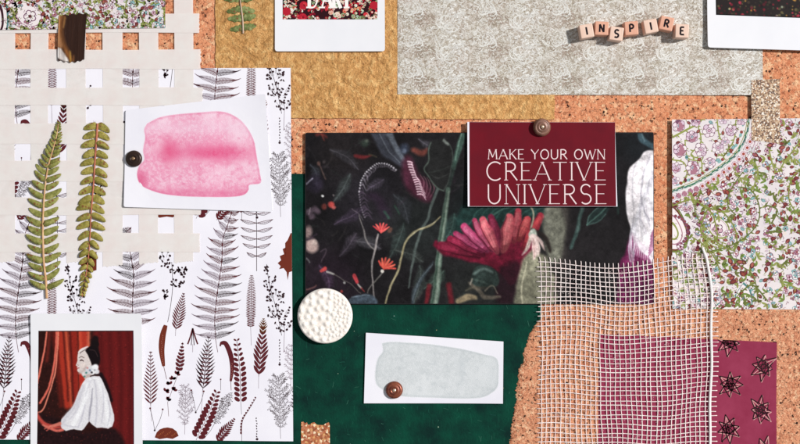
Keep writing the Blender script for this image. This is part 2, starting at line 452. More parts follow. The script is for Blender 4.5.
#=============================================================== silver patterned paper
s = N('silver_paper'); s.set(Roughness=.5); s.p.inputs['Specular IOR Level'].default_value = .25
d1 = s.noise(95, 5, .6, None, 3.5); d2 = s.noise(260, 4, .65, None, 2.5); d3 = s.noise(40, 3)
c = s.ramp(d1.outputs['Fac'], [(.3, rgb(150, 134, 116)), (.46, rgb(184, 174, 158)), (.56, rgb(206, 200, 190)), (.72, rgb(234, 232, 226))])
c = s.mix(s.ramp(d2.outputs['Fac'], [(.36, G(.75)), (.5, G(0))]), c, rgb(148, 134, 116)); c = s.mix(s.ramp(d2.outputs['Fac'], [(.52, G(0)), (.62, G(.7))]), c, rgb(230, 228, 222))
c = s.mix(s.ramp(d3.outputs['Fac'], [(.42, G(0)), (.66, G(.3))]), c, rgb(196, 176, 168)); s.base(c)
n1 = s.bump(d1.outputs['Fac'], .0012, .6); s.bump(d2.outputs['Fac'], .0008, .7, n1); SILV = s.m
clipS = [(397.5, -30), (774, -30), (762, 79), (750, 95.5), (397.5, 94.5)]
clipS = [(397.5, -30), (762, -30), (762, 80.5), (750, 95.5), (397.5, 94.5)]
A = Art(clipS, 1.25)
rnd = random.Random(11)
TW, TH = 73.5, 31.2
def swirl(x, y, r, a0, turn, n=8, sq=.75):
    return [(x + r * (1 - .75 * t) * cos(a0 + turn * t), y + sq * r * (1 - .75 * t) * sin(a0 + turn * t)) for t in [i / n for i in range(n + 1)]]
motifs = []
for (cx, cy, d) in ((15, 8, 1), (52, 19, -1)):                       # two acanthus scrolls per repeat
    for k in range(10):
        a0 = rnd.uniform(-2.6, -.3); r = rnd.uniform(4, 14)
        motifs.append((swirl(cx + rnd.uniform(-5, 5), cy + rnd.uniform(-3, 6), r, a0, d * rnd.uniform(2, 4.2)), rnd.choice([.9, .6, 1.3]), rnd.choice([0, 0, 1, 2])))
    for k in range(12):                                               # leaf lobes radiating
        a = -2.9 + k * .45; r = 7
        x, y = cx + r * cos(a), cy + r * .7 * sin(a)
        motifs.append(([(x, y), (x + 4 * cos(a + .3), y + 3 * sin(a + .3)), (x + 6 * cos(a + .9), y + 5 * sin(a + .9))], 1.1, rnd.choice([0, 1, 3])))
for k in range(230):
    x, y = rnd.uniform(0, TW), rnd.uniform(0, TH)
    if hypot((x - 28) / 1.3, y - 14) < 8 and rnd.random() < .7: continue
    motifs.append((swirl(x, y, rnd.uniform(1.2, 4.5), rnd.uniform(0, 6.3), rnd.choice([-1, 1]) * rnd.uniform(1.0, 3), 5), rnd.uniform(.35, 1.15), rnd.choice([0, 0, 0, 1, 1, 2, 3, 3])))
for k in range(44):
    a = rnd.uniform(0, 6.3); q = rnd.random() ** .6 * 10; motifs.append((swirl(26 + q * 1.2 * cos(a), 15 + q * .75 * sin(a), rnd.uniform(1, 4), rnd.uniform(0, 6.3), rnd.uniform(1, 3), 5), rnd.uniform(.7, 1.6), rnd.choice([3, 4, 4])))
    a = rnd.uniform(0, 6.3); q = rnd.random() ** .6 * 10; motifs.append((swirl(60 + q * .8 * cos(a), 8 + q * .9 * sin(a), rnd.uniform(1, 4), rnd.uniform(0, 6.3), rnd.uniform(1, 3), 5), rnd.uniform(.7, 1.6), rnd.choice([0, 2, 1])))
sc = [rgb(232, 230, 224), rgb(216, 212, 206), rgb(243, 241, 236), rgb(150, 134, 118), rgb(168, 148, 134)]
rnd2 = random.Random(5)
for mi, (pts, w, ci) in enumerate(motifs):
    A.k = rnd2.randrange(12)
    for i in range(-1, 6):
        for j in range(-2, 4):
            ox, oy = 397 + i * TW, 5 + j * TH
            col = sc[ci]
            A.stroke([(p[0] + ox, p[1] + oy) for p in pts], [w * (1 - .6 * abs(2 * q / (len(pts) - 1) - 1)) for q in range(len(pts))], col)
o = sheet_art('silver_patterned_paper', [(397.5, -30), (762, -30), (762, 80.5), (762, 80.6), (750.2, 80.6), (750, 95.5), (397.5, 94.5)], .95, 1.25, SILV, A, mat_ink('silver_ink', .4, .5, .0002, .5))
tag(o, 'large silver grey paper with embossed scrolling leaf pattern, under the lettered cubes', 'paper sheet')

#=============================================================== fern printed paper
def hF(x, y):
    t = max(0.0, (x - 205) / 89.0); return 1.5 + 2.0 * t * t * (3 - 2 * t)
clipF = [(-30, 68), (291, 68.5), (293.5, 440.5), (-30, 439)]
A = Art(clipF, 1.5, hF)
BD = rgb(92, 34, 40); BK = rgb(58, 36, 42); GY = rgb(128, 108, 120); RB = rgb(112, 48, 34)
MOT = []
def S_(pts, w, c): MOT.append(('s', pts, w, c))
def D_(x, y, r, c, ry=None, rot=0): MOT.append(('d', x, y, r, c, ry, rot))
def P_(pts, c): MOT.append(('p', pts, c))
def L_(x, y, a, L, wd, c, bend=0.0, n=5):
    mid = []
    for i in range(n + 1):
        t = i / n; an = a + bend * t; mid.append((x, y)); x += cos(an) * L / n; y += sin(an) * L / n
    S_(mid, [wd * (sin(pi * min(1, (i / n) * .92 + .05)) ** .8 if i < n else .02) for i in range(n + 1)], c)
fr = random.Random(21)
def big_fern(path, half, gap, tipL, darkside=1, upcurve=.9):
    P = bez(path, 10); S_(P, .7, BD)
    for (x, y, a, t) in along(P, gap):
        for sd in (-1, 1):
            L = half * (.26 + .74 * min(1, t * 1.5) ** .8) * fr.uniform(.92, 1.05)
            if t > .93: L *= .85
            aa = a + pi + sd * (.78 + .4 * min(1, t * 1.3))          # heads back toward the tip a little
            col = (BD if fr.random() < .6 else BK) if sd == darkside else (GY if fr.random() < .6 else BD)
            mid = []; px, py = x, y; n = 9; up = sd * -upcurve
            for i in range(n + 1):
                u = i / n; mid.append((px, py)); an = aa + sd * (.42 * sin(pi * u * .9)) + up * .55 * u ** 2
                px += cos(an) * L / n; py += sin(an) * L / n
            S_(mid, [.55] * 6 + [1.4, 1.2, .8, .3], col)
            for (qx, qy, qa, u) in along(mid, 1.0):
                if u > .93: continue
                tl = gap * .46 * (1 - u * .55) * (sin(pi * min(1, u + .22)) ** .4)
                for s2 in (-1, 1):
                    b = qa + s2 * 1.25
                    S_([(qx, qy), (qx + tl * cos(b), qy + tl * sin(b))], .5, col)
def simple_fern(p0, p1, half, n, wd, col, ang=.9, stem=0, shape='leaf', bend=0.0, taper=1.0):
    """tip p0, base p1"""
    dx, dy = p1[0] - p0[0], p1[1] - p0[1]; L = hypot(dx, dy); a = atan2(dy, dx)
    S_([p0, p1], .5, col)
    if stem: S_([p1, (p1[0] + stem * cos(a) + 1, p1[1] + stem * sin(a))], .35, GY)
    for i in range(n):
        t = (i + .5) / n; x, y = p0[0] + dx * t, p0[1] + dy * t
        l = half * min(1, .15 + t ** taper * 1.25) * (1 if t < .85 else .8)
        for sd in (-1, 1):
            L_(x, y, a + pi + sd * (pi - ang - pi / 2 + .45) if False else a + pi + sd * ang, l, wd * 1.08 * (.55 + .45 * t), col, bend * sd)
def berry(stem, clusters, r, col):
    S_(bez(stem, 6), .5, col)
    for (cx, cy, rx, ry, n) in clusters:
        for k in range(n):
            x, y = cx + fr.uniform(-rx, rx), cy + fr.uniform(-ry, ry)
            S_([(x, y), (x * .6 + cx * .4, y * .6 + (cy + ry) * .4)], .22, col)
            D_(x, y, r * fr.uniform(.7, 1.25), col, r * fr.uniform(.55, .95), fr.uniform(0, 3))
def beads(p0, p1, n, r, col, stem=8, el=1.35):
    r *= 1.15
    P = bez([p0, ((p0[0] + p1[0]) / 2 + 1.2, (p0[1] + p1[1]) / 2), p1], 8); S_(P, .5, col)
    for (x, y, a, t) in along(P, hypot(p1[0] - p0[0], p1[1] - p0[1]) / n):
        k = r * (.55 + .6 * min(1, t * 2))
        for sd in (-1, 1):
            D_(x + cos(a + sd * 1.9) * k * 1.5, y + sin(a + sd * 1.9) * k * 1.5, k * el, col, k * .8, a + sd * 2.2)
    a = atan2(p1[1] - p0[1], p1[0] - p0[0]); S_([p1, (p1[0] + stem * cos(a), p1[1] + stem * sin(a))], .35, BK)
def bush(p0, p1, w, n, col, dots=0):
    """fine twiggy plant, tip p0, base p1"""
    dx, dy = p1[0] - p0[0], p1[1] - p0[1]; a = atan2(dy, dx); S_([p0, p1], .35, col)
    for i in range(n):
        t = (i + .5) / n; x, y = p0[0] + dx * t * .85, p0[1] + dy * t * .85
        for sd in (-1, 1):
            l = w * sin(pi * min(1, .12 + t * .75)) * fr.uniform(.75, 1.1); b = a + pi + sd * fr.uniform(.6, 1.0)
            ex, ey = x + l * cos(b), y + l * sin(b); S_([(x, y), (ex, ey)], .26, col)
            for q in range(int(l / 1.7)):
                u = (q + .6) / (l / 1.7); bx, by = x + l * u * cos(b), y + l * u * sin(b)
                for s3 in (-1, 1):
                    c = b + s3 * fr.uniform(.5, 1.0); k = fr.uniform(1.2, 2.8)
                    S_([(bx, by), (bx + k * cos(c), by + k * sin(c))], .34, col)
                    if dots and fr.random() < dots: D_(bx + k * cos(c), by + k * sin(c), .5, col)
def pod(path, w, col):
    P = bez(path, 8); n = len(P)
    S_(P, [w * (.25 + .75 * sin(pi * min(1, i / n * .8 + .15))) for i in range(n)], col)
    MOT.append(('lay',))
    for (x, y, a, t) in along(P, 2.0):
        if .2 < t < .95: S_([(x + fr.uniform(-.8, .8), y), (x + fr.uniform(-.8, .8), y + 1.1)], .4, rgb(176, 112, 100))
big_fern([(234, 206), (229, 222), (223, 240), (222, 262), (218, 290), (215, 318), (216, 340)], 25, 8.3, 6, 1)
S_([(216, 340), (218, 352)], .5, BD)
big_fern([(127, 232), (131, 255), (134, 275), (133, 300), (133, 325)], 27, 9.2, 6, -1)
# broad leaved fern
S_([(256, 190), (257, 230), (257, 271)], .6, BK)
for i, y in enumerate([196, 205, 214, 223, 231, 239, 247, 256]):
    for sd in (-1, 1):
        L = [13, 15, 16, 16.5, 16, 16, 14, 10][i]
        aa = -pi / 2 + sd * (1.3 - .02 * i)
        aa2 = -pi / 2 + sd * 1.25
        for (off, ww) in ((0, .35), (1.6, .45), (-1.6, .45)):
            S_(bez([(257, y), (257 + sd * L * .5, y + off - .5), (257 + sd * L, y - 3.6)], 5), ww, BK if off > 0 else BD)
        for k in range(1, 12):
            x = 257 + sd * L * k / 13.0; h = 1.5 * sin(pi * k / 13)
            S_([(x, y - 1.6 * k / 13 + h), (x + sd * .8, y - 2.6 * k / 13 - h)], .25, GY)
# jagged oak-like leaf at the edge
P_([(291, 233), (288, 240), (285.5, 243), (286.5, 247), (283, 249), (284.5, 254), (280, 256), (281.5, 260), (278, 263), (281, 266), (279.5, 269), (284, 268), (287, 272), (288, 280), (289.5, 272), (296, 270), (296, 233)], RB)
simple_fern((252, 275), (251, 327), 5.5, 30, 1.25, BD, 1.2, 18, taper=.5)
berry([(267, 264), (270, 285), (277, 310), (282, 335)], [(266, 270, 3, 4, 9), (270, 282, 6, 6, 18), (276, 296, 9, 7, 26), (279, 312, 11, 8, 30), (284, 326, 9, 6, 18)], 1.25, BK)
berry([(168, 322), (171, 305), (173, 285), (172, 262)], [(165, 258, 6, 8, 16), (171, 268, 5, 5, 8), (182, 272, 6, 5, 14), (178, 283, 7, 5, 14), (166, 293, 3, 6, 10), (187, 268, 2, 2, 4)], 1.35, BK)
simple_fern((184, 293), (176, 330), 10, 13, 1.7, BD, .75, 6)
pod([(166, 325), (163, 336), (162, 350), (164, 366)], 6.2, RB); S_([(164, 366), (167, 379)], .5, BD)
for sd in (-1, 1):
    S_(bez([(193, 328), (193 + sd * 2.5, 337), (193 + sd * 5, 344)], 5), 1.5, BD); S_([(193, 328), (193 + sd * 1.5, 345)], .8, BK)
S_([(193, 344), (193, 352)], .4, GY)
simple_fern((183, 342), (179, 372), 6, 8, 3.0, BD, .85)
for (x, y) in ((177, 374), (173, 379), (170, 384), (174, 390), (166, 391), (168, 400)):
    for k in range(4): L_(x, y, fr.uniform(-2.9, .4), 4, 2.6, BD)
S_([(179, 372), (168, 402), (169, 416)], .4, BD)
simple_fern((209, 336), (203, 390), 15, 13, 1.5, BK, .72, 22); simple_fern((208, 345), (204, 385), 9, 10, 1.6, BD, 1.25)
simple_fern((151, 351), (151, 405), 11, 14, 1.7, BD, .8, 16)
pod([(221, 343), (226, 343.5), (231, 355), (232.5, 368), (231, 381)], 5, BD); S_([(220.5, 346), (221, 342.5), (225, 342)], 1.8, BD); S_([(231, 381), (231.5, 390)], .5, BD)
beads((237, 340), (241, 400), 12, 1.9, BD, 14)
simple_fern((264, 322), (259, 376), 13, 11, 3.1, BD, .62, 12); simple_fern((264, 318), (263, 334), 7, 6, 1.4, rgb(110, 70, 30), .7)
for k in range(9): S_([(280 + fr.uniform(-.8, .8), 339 + k * 2.8), (280 + fr.uniform(-.8, .8), 340.4 + k * 2.8)], 1.0, BK)
for k in range(9): S_([(257 + fr.uniform(-.8, .8), 417 + k * 2.6), (257 + fr.uniform(-.8, .8), 418.4 + k * 2.6)], 1.0, BK)
D_(280, 364, 1.3, BK); D_(257.5, 438.5, 1.3, BK); S_([(285, 327), (284, 352)], .4, GY)
bush((279, 376), (281, 438), 17, 15, BK, .25)
bush((186, 386), (185, 434), 12, 10, GY, .1)
bush((292, 344), (291, 388), 10, 8, GY)
for (x, y) in ((196, 412), (155, 430)):
    S_(bez([(x, y), (x - 2, y - 12), (x - 4.5, y - 21)], 5), .4, BK); S_(bez([(x, y), (x + 5, y - 10), (x + 8, y - 20)], 5), .4, BK)
    D_(x - 4.5, y - 22, 1, BD); D_(x + 8, y - 21, 1, BD); D_(x, y, 1, BK)
S_([(221, 379), (221, 390)], .4, BK); D_(221, 379, .8, BD)
P_([(155, 437), (157, 432), (160, 429), (164, 427.5), (168, 427), (173, 428), (177, 431), (179, 435.5), (173, 438.5), (167, 437.6), (160, 438.8)], RB); MOT.append(('lay',))
for k in range(14): S_([(158 + k * 1.4, 435 - (k % 5)), (158.5 + k * 1.4, 436 - (k % 5))], .5, rgb(170, 100, 60))
beads((217, 392), (198, 436), 11, 2.2, BD, 4)
bush((231, 394), (211, 430), 7, 13, BK, .3); S_([(211, 430), (206, 436)], .4, BK)
simple_fern((235, 418), (217, 441), 8, 11, 2.2, BD, .8)
P = bez([(256.5, 397), (250, 408), (243, 420), (242, 434)], 8); S_(P, .5, BD)
for (x, y, a, t) in along(P, 3.0): D_(x - .8, y, 1.3 * (.6 + t * .6), BD, .9, a)
S_([(242, 434), (242, 442)], .4, BK)
# spots visible through the ribbon lattice
berry([(128, 362), (132, 350), (130, 344)], [(129, 350, 7, 7, 14)], 1.4, BK)
simple_fern((96, 380), (100, 420), 9, 10, 1.6, BK, .8); beads((112, 390), (118, 430), 9, 1.8, BD)
for dx in (0, -199, 199):
    for dy in (0, -221):
        A.k = 0
        for m in MOT:
            if m[0] == 'lay': A.k = min(A.k + 1, 6)
            elif m[0] == 's': A.stroke([(p[0] + dx, p[1] + dy) for p in m[1]], m[2], m[3])
            elif m[0] == 'd': A.disc(m[1] + dx, m[2] + dy, m[3], m[4], 8, m[5], m[6])
            elif m[0] == 'p': A.fan([(p[0] + dx, p[1] + dy) for p in m[1]], m[2])
# the sheet: a lifting right edge
xs = [-30, 205] + [205 + 88.5 * i / 14 for i in range(1, 15)]
vv = []; ff = []
for x in xs:
    t = (x + 30) / 323.5
    yt = 68 + .5 * t; yb = 439 + 1.5 * t
    xt = x if x < 204 else x - 2.5 * (x - 205) / 88.5
    vv += [(xt, yt, hF(xt, 0)), (x, yb, hF(x, 0)), (x, yb, hF(x, 0) - .35), (xt, yt, hF(xt, 0) - .35)]
for i in range(len(xs) - 1):
    for k in range(4): ff.append([4 * i + k, 4 * i + (k + 1) % 4, 4 * i + 4 + (k + 1) % 4, 4 * i + 4 + k])
ff.append([3, 2, 1, 0]); n = 4 * (len(xs) - 1); ff.append([n, n + 1, n + 2, n + 3])
n = len(vv); k0 = len(ff)
FW = mat_paper('fern_paper_white', rgb(243, 240, 247), .6, rgb(236, 233, 242), 20)
def hprint(x): return hF(x, 0)
o = mk('fern_print_paper', vv + A.v, ff + [[i + n for i in q] for q in A.f], [FW, INK], midx=[0] * k0 + [1] * len(A.f), cols=[(1, 1, 1, 1)] * k0 + A.c)
tag(o, 'large white paper printed with burgundy ferns, mushrooms and pods, on the left side', 'paper sheet')
bm = bmesh.new(); bm.from_mesh(o.data); bmesh.ops.recalc_face_normals(bm, faces=[q for q in bm.faces if q.material_index == 0]); bm.to_mesh(o.data); bm.free()

#=============================================================== torn cork sheet
cork2 = mat_cork('fine_cork', 320, 640, rgb(206, 132, 98), rgb(230, 162, 124), rgb(248, 202, 162), .2)
edge = [(543, 296), (542, 306), (541.5, 318), (536, 324), (533, 330), (529, 336), (527, 345), (524, 352), (523, 362), (519, 370), (518.5, 381), (516, 390), (516.5, 400), (514, 410), (513.5, 420), (510.5, 428), (511.5, 436), (509, 444), (508, 470)]
rnd = random.Random(8); e2 = []
for i in range(len(edge) - 1):
    for j in range(7):
        t = j / 7; e2.append((edge[i][0] + (edge[i + 1][0] - edge[i][0]) * t + rnd.uniform(-1.0, 1.0), edge[i][1] + (edge[i + 1][1] - edge[i][1]) * t + rnd.uniform(-.4, .4)))
n = len(e2)
rows = []
for k, (ox, z) in enumerate(((-.6, .72), (0, 1.3), (2.2, 1.9), (5.5, 2.1))):
    rows.append([(p[0] + ox + rnd.uniform(-.5, .5) * (k > 0), p[1], z + rnd.uniform(-.15, .15) * (0 < k < 3)) for p in e2])
vv = [p for r in rows for p in r]; ff = []
for k in range(3):
    for i in range(n - 1): ff.append([k * n + i, k * n + i + 1, (k + 1) * n + i + 1, (k + 1) * n + i])
b = len(vv); vv += [(900, 470, 2.1), (900, 296, 2.1), (900, 470, .72), (900, 296, .72)]
ff.append([3 * n + i for i in range(n)] + [b, b + 1]); ff.append([b, b + 2, b + 3, b + 1]); ff.append([n - 1, 2 * n - 1, 3 * n - 1, 4 * n - 1, b, b + 2]); ff.append([0, b + 3, b + 1, 3 * n, 2 * n, n])
o = mk('torn_cork_sheet', vv, ff, cork2)
bm = bmesh.new(); bm.from_mesh(o.data); bmesh.ops.recalc_face_normals(bm, faces=bm.faces[:]); bm.to_mesh(o.data); bm.free()
tag(o, 'thin pinkish cork sheet with a ragged torn left edge, lower right under the gauze', 'cork sheet')

#=============================================================== maroon paper with wire stars
MAR = mat_paper('maroon_paper', rgb(138, 42, 70), .6, rgb(152, 56, 84), 40, gd=.0001)
clipM = [(598.5, 333.5), (775.5, 342), (775, 480), (598, 480)]
A = Art(clipM, 2.55); rnd = random.Random(4)
stars = [(762, 366), (760, 410), (728, 341), (729, 384), (727, 429), (762, 449)]
for (cx, cy) in stars:
    a0 = rnd.uniform(0, .7); tips = [(cx + 14.5 * cos(a0 + k * pi / 4) * rnd.uniform(.65, 1.1), cy + 14.5 * sin(a0 + k * pi / 4) * rnd.uniform(.75, 1.1)) for k in range(8)]
    inn = [(cx + rnd.uniform(3.5, 6.5) * cos(a0 + (k + .5) * pi / 4) + rnd.uniform(-1, 1), cy + rnd.uniform(3.5, 6.5) * sin(a0 + (k + .5) * pi / 4) + rnd.uniform(-1, 1)) for k in range(8)]
    A.k = 0
    for k in range(8):
        for q in (inn[k], inn[k - 1]):
            A.stroke([(tips[k][0] + .7, tips[k][1] + .7), (q[0] + .7, q[1] + .7)], .7, rgb(214, 160, 156))
    A.k = 2
    for k in range(8):
        A.stroke([tips[k], inn[(k + 1) % 8]], 1.05, rgb(40, 22, 26)); A.stroke([tips[k], inn[k - 2]], 1.05, rgb(40, 22, 26))
        A.stroke([inn[k], inn[(k + 3) % 8]], .8, rgb(40, 22, 26))
        A.stroke([inn[k], (cx + rnd.uniform(-1.5, 1.5), cy + rnd.uniform(-1.5, 1.5))], .6, rgb(60, 28, 34))
o = sheet_art('maroon_paper', clipM, 2.2, 2.55, MAR, A)
tag(o, 'maroon paper printed with black wire stars, lower right, partly under the gauze', 'paper sheet')

#=============================================================== paisley papers
PINK = rgb(204, 166, 178); PK2 = rgb(170, 118, 134); RED = rgb(146, 74, 66); DR = rgb(98, 44, 52); OLV = rgb(146, 152, 84); OL2 = rgb(108, 116, 60)
TEAL = rgb(142, 180, 180); TL2 = rgb(84, 132, 132); DG = rgb(30, 92, 66); CRM = rgb(236, 226, 226); PLM = rgb(120, 74, 104); GYB = rgb(150, 170, 180)
def rose(A, x, y, r, rd):
    k0 = A.k; r *= rd.uniform(.9, 1.1); A.disc(x, y, r, PK2, 12); A.k += 1; A.disc(x, y, r * .9, rgb(222, 194, 212), 12)
    a0 = rd.uniform(0, 1)
    for i in range(6):
        a = a0 + i * pi / 3; cx, cy = x + r * .66 * cos(a), y + r * .66 * sin(a)
        A.k = k0 + 2 + i * 2; cx += rd.uniform(-.6, .6); cy += rd.uniform(-.6, .6); A.disc(cx, cy, r * .45, rgb(118, 78, 100), 9); A.k += 1; A.disc(cx, cy, r * .37, rd.choice([rgb(230, 214, 222), rgb(214, 190, 206), rgb(234, 224, 226)]), 9)
    for (q, c) in ((.5, rgb(112, 74, 96)), (.42, rgb(224, 204, 214)), (.27, rgb(112, 72, 96)), (.18, GYB if rd.random() < .5 else rgb(214, 170, 190))):
        A.k += 1; A.disc(x + .2, y, r * q, c, 9)
    A.k = k0
def flower(A, x, y, r, rd, c=None, cc=None):
    c = c or rd.choice([PINK, PINK, PK2, GYB]); cc = cc or rd.choice([RED, DR, RED, OL2]); k0 = A.k; n = rd.choice([4, 5, 5]); a0 = rd.uniform(0, 2)
    for i in range(n):
        a = a0 + i * 2 * pi / n; px, py = x + r * .6 * cos(a), y + r * .6 * sin(a)
        A.k = k0; A.disc(px, py, r * .54, PLM if c != TEAL else TL2, 7); A.k = k0 + 1; A.disc(px, py, r * .38, c if rd.random() < .55 else CRM, 7)
    A.k = k0 + 2; A.disc(x, y, r * .3, cc, 6); A.k = k0
def bud(A, x, y, rd, s=1.0):
    k0 = A.k; a = rd.uniform(0, 2 * pi)
    A.leaf(x, y, a, 4.8 * s, 3.2 * s, DR); A.k = k0 + 1; A.leaf(x + .5 * cos(a), y + .5 * sin(a), a, 3.4 * s, 1.8 * s, rd.choice([rgb(150, 78, 62), rgb(168, 96, 84), rgb(128, 62, 56)])); A.k = k0
    A.stroke([(x, y), (x - 2.5 * cos(a + .5), y - 2.5 * sin(a + .5))], .6, OLV)
def sprig(A, x, y, rd, s=1.0):
    a = rd.uniform(0, 2 * pi); c = rd.choice([OLV, OLV, OL2, rgb(120, 140, 70)])
    for k in range(rd.choice([2, 3, 3, 4])):
        A.leaf(x, y, a + k * .8 + rd.uniform(-.2, .2), rd.uniform(3, 5.5) * s, 1.7 * s, c, rd.uniform(-.6, .6))
def teard(A, x, y, rd):
    k0 = A.k; a = rd.uniform(0, 6.3); A.leaf(x, y, a, 5, 3.2, TL2); A.k += 1; A.leaf(x + .6 * cos(a), y + .6 * sin(a), a, 3.6, 2.1, TEAL); A.k = k0
def vine(A, pts, w, c=OLV, lv=5.0, rd=None, both=True):
    P = bez(pts, 8); A.stroke(P, w, c)
    if rd:
        for i, (x, y, a, t) in enumerate(along(P, lv)):
            sd = 1 if i % 2 else -1; A.leaf(x, y, a + sd * .9, rd.uniform(2.5, 4.5), 1.4, c, sd * .5)
def scatter(A, x0, x1, y0, y1, dmin, rd, skip, n=6000, scale=1.0):
    pts = []
    for _ in range(n):
        x, y = rd.uniform(x0, x1), rd.uniform(y0, y1)
        if skip(x, y) or any((x - p[0]) ** 2 + (y - p[1]) ** 2 < dmin * dmin for p in pts): continue
        pts.append((x, y))
    for i, (x, y) in enumerate(pts):
        A.k = 6 + (i % 4) * 4; t = rd.random()
        if t < .2: flower(A, x, y, rd.uniform(1.8, 2.9) * scale, rd)
        elif t < .52: bud(A, x, y, rd, scale * rd.uniform(.7, 1.15))
        elif t < .84: sprig(A, x, y, rd, scale)
        elif t < .89: teard(A, x, y, rd)
        elif t < .96: A.disc(x, y, 1.1, DR, 6); A.disc(x + 2, y + 1, .8, OL2, 6)
        else: flower(A, x, y, 2.6, rd, TEAL, DR)
    return pts
clipP = [(671, 120), (850, 118), (850, 309.5), (671.5, 308.5)]
A = Art(clipP, 2.75); rd = random.Random(77)
b1 = bez([(664, 194), (684, 187), (700, 180), (714, 171), (728, 161), (738, 150), (744, 138), (747, 126), (748, 112)], 10)
def dband(x, y): return min(hypot(x - p[0], y - p[1]) for p in b1)
def inside(x, y):      # upper-left of the band
    j = min(range(len(b1)), key=lambda i: hypot(x - b1[i][0], y - b1[i][1])); a = b1[max(0, j - 1)]; b = b1[min(len(b1) - 1, j + 1)]
    return (b[0] - a[0]) * (y - a[1]) - (b[1] - a[1]) * (x - a[0]) < 0
A.k = 1
for (off, w, c) in ((0, .8, rgb(66, 124, 98)), (1.3, .5, rgb(130, 170, 160)), (-1.6, .7, OLV), (11, .5, PK2), (14, .45, PK2), (16, .4, PLM)):
    P = [(x - sin(a) * off, y + cos(a) * off) for (x, y, a, t) in along(b1, 2.5)]; A.stroke(P, w, c); A.layer()
for (x, y, a, t) in along(b1, 2.4): A.k = 7; A.leaf(x - 1.4 * cos(a), y - 1.4 * sin(a) + rd.uniform(-.5, .5), a + rd.uniform(-.5, .5), 3.2, 1.7, rd.choice([rgb(66, 120, 92), rgb(92, 136, 96), OL2, rgb(70, 110, 100)]))
for i, (x, y, a, t) in enumerate(along(b1, 6.2)):
    px, py = x - sin(a) * 6.2, y + cos(a) * 6.2; A.k = 8
    A.disc(px, py, 2.9, PK2, 8); A.k = 9; A.disc(px, py, 2.4, rgb(236, 214, 224), 8); A.k = 10; A.disc(px, py, 1.6, rgb(160, 76, 60), 7)
    A.stroke([(px + 3, py - 2), (px + 4.5, py + 1)], .5, PLM)
    px, py = x + sin(a) * 5, y - cos(a) * 5; A.k = 8
    (A.disc(px, py, 1.7, RED, 7) if i % 2 else A.leaf(px, py, a, 5, 3, TEAL))
for (x, y, r) in ((679, 150, 6.5), (700, 150, 6.8), (717, 148, 6.2), (691, 137, 6), (708, 131, 5.8), (730, 131, 5.8), (692, 168, 7), (709, 163, 6), (675, 168, 5), (678, 126, 6), (724, 142, 4), (741, 120, 5), (695, 122, 4.5), (722, 120, 4.5), (674, 181, 4)):
    A.k = 12; rose(A, x, y, r, rd)
A.k = 5; vine(A, [(671, 138), (684, 131), (697, 124), (702, 118)], 2, OLV, 5, rd); vine(A, [(671, 160), (683, 163), (686, 175), (680, 185)], 1.4, OLV, 4, rd)
vine(A, [(697, 126), (700, 142), (690, 155), (700, 160), (701, 172)], 1.3, OLV, 4, rd); vine(A, [(716, 118), (719, 138), (728, 146), (722, 156), (712, 150)], 1.3, OLV, 4, rd)
vine(A, [(684, 140), (687, 158), (700, 161)], 1.2, OLV, 4, rd); vine(A, [(735, 120), (733, 140), (722, 158)], 1.2, OLV, 4, rd)
for (x, y) in ((679, 142), (699, 130), (713, 141), (686, 160), (700, 158), (722, 131), (716, 157), (696, 176), (712, 124), (704, 171), (719, 159), (728, 150), (686, 122), (671, 175), (684, 178), (738, 138), (734, 146)):
    A.k = 12; rd.choice([bud, bud, teard])(A, x, y, rd)
# lower paisley drops
def drop(A, cx, cy, r, rot, cols, rd):
    for i, (k, c) in enumerate(cols):
        A.layer(); R = r * k
        pts = []
        for q in range(28):
            a = 2 * pi * q / 28; rr = R * (1 + .75 * max(0, cos(a / 2)) ** 14) ; x, y = rr * cos(a), rr * .8 * sin(a)
            pts.append((cx + x * cos(rot) - y * sin(rot), cy + x * sin(rot) + y * cos(rot)))
        A.fan(pts, c, (cx, cy))
A.k = 2; drop(A, 672, 233, 20, -1.9, [(1.15, rgb(226, 222, 226)), (1.0, OL2), (.9, rgb(110, 60, 40)), (.82, CRM), (.6, PK2), (.54, CRM), (.36, OLV), (.26, CRM)], rd)
for k in range(12):
    a = -1.4 + k * .24; A.k = 12; A.disc(672 + 15 * cos(a), 231 + 15 * sin(a), 1.8, PLM, 7); A.k = 13; A.disc(672 + 15 * cos(a), 231 + 15 * sin(a), 1.1, RED, 6)
    A.stroke([(672 + 21 * cos(a), 231 + 22 * sin(a)), (672 + 24 * cos(a + .1), 231 + 25 * sin(a + .1))], .7, PLM)
A.k = 2; drop(A, 718, 228, 11, 3.9, [(1.1, OLV), (.95, CRM), (.85, PK2), (.8, CRM)], rd); A.k = 12; flower(A, 717, 229, 5, rd, PINK, DR)
A.k = 2; drop(A, 727, 322, 22, -1.2, [(1.12, TL2), (1.06, CRM), (.85, OL2), (.75, CRM)], rd)
for k in range(20):
    a = -pi + k * pi / 19; A.k = 12; A.stroke([(729 + 21 * cos(a), 318 + 21 * sin(a)), (729 + 25 * cos(a), 318 + 25 * sin(a))], 1.0, TL2 if k % 2 else PLM); A.disc(729 + 16 * cos(a), 318 + 16 * sin(a), 1.5, RED if k % 2 else OL2, 6)
A.k = 58
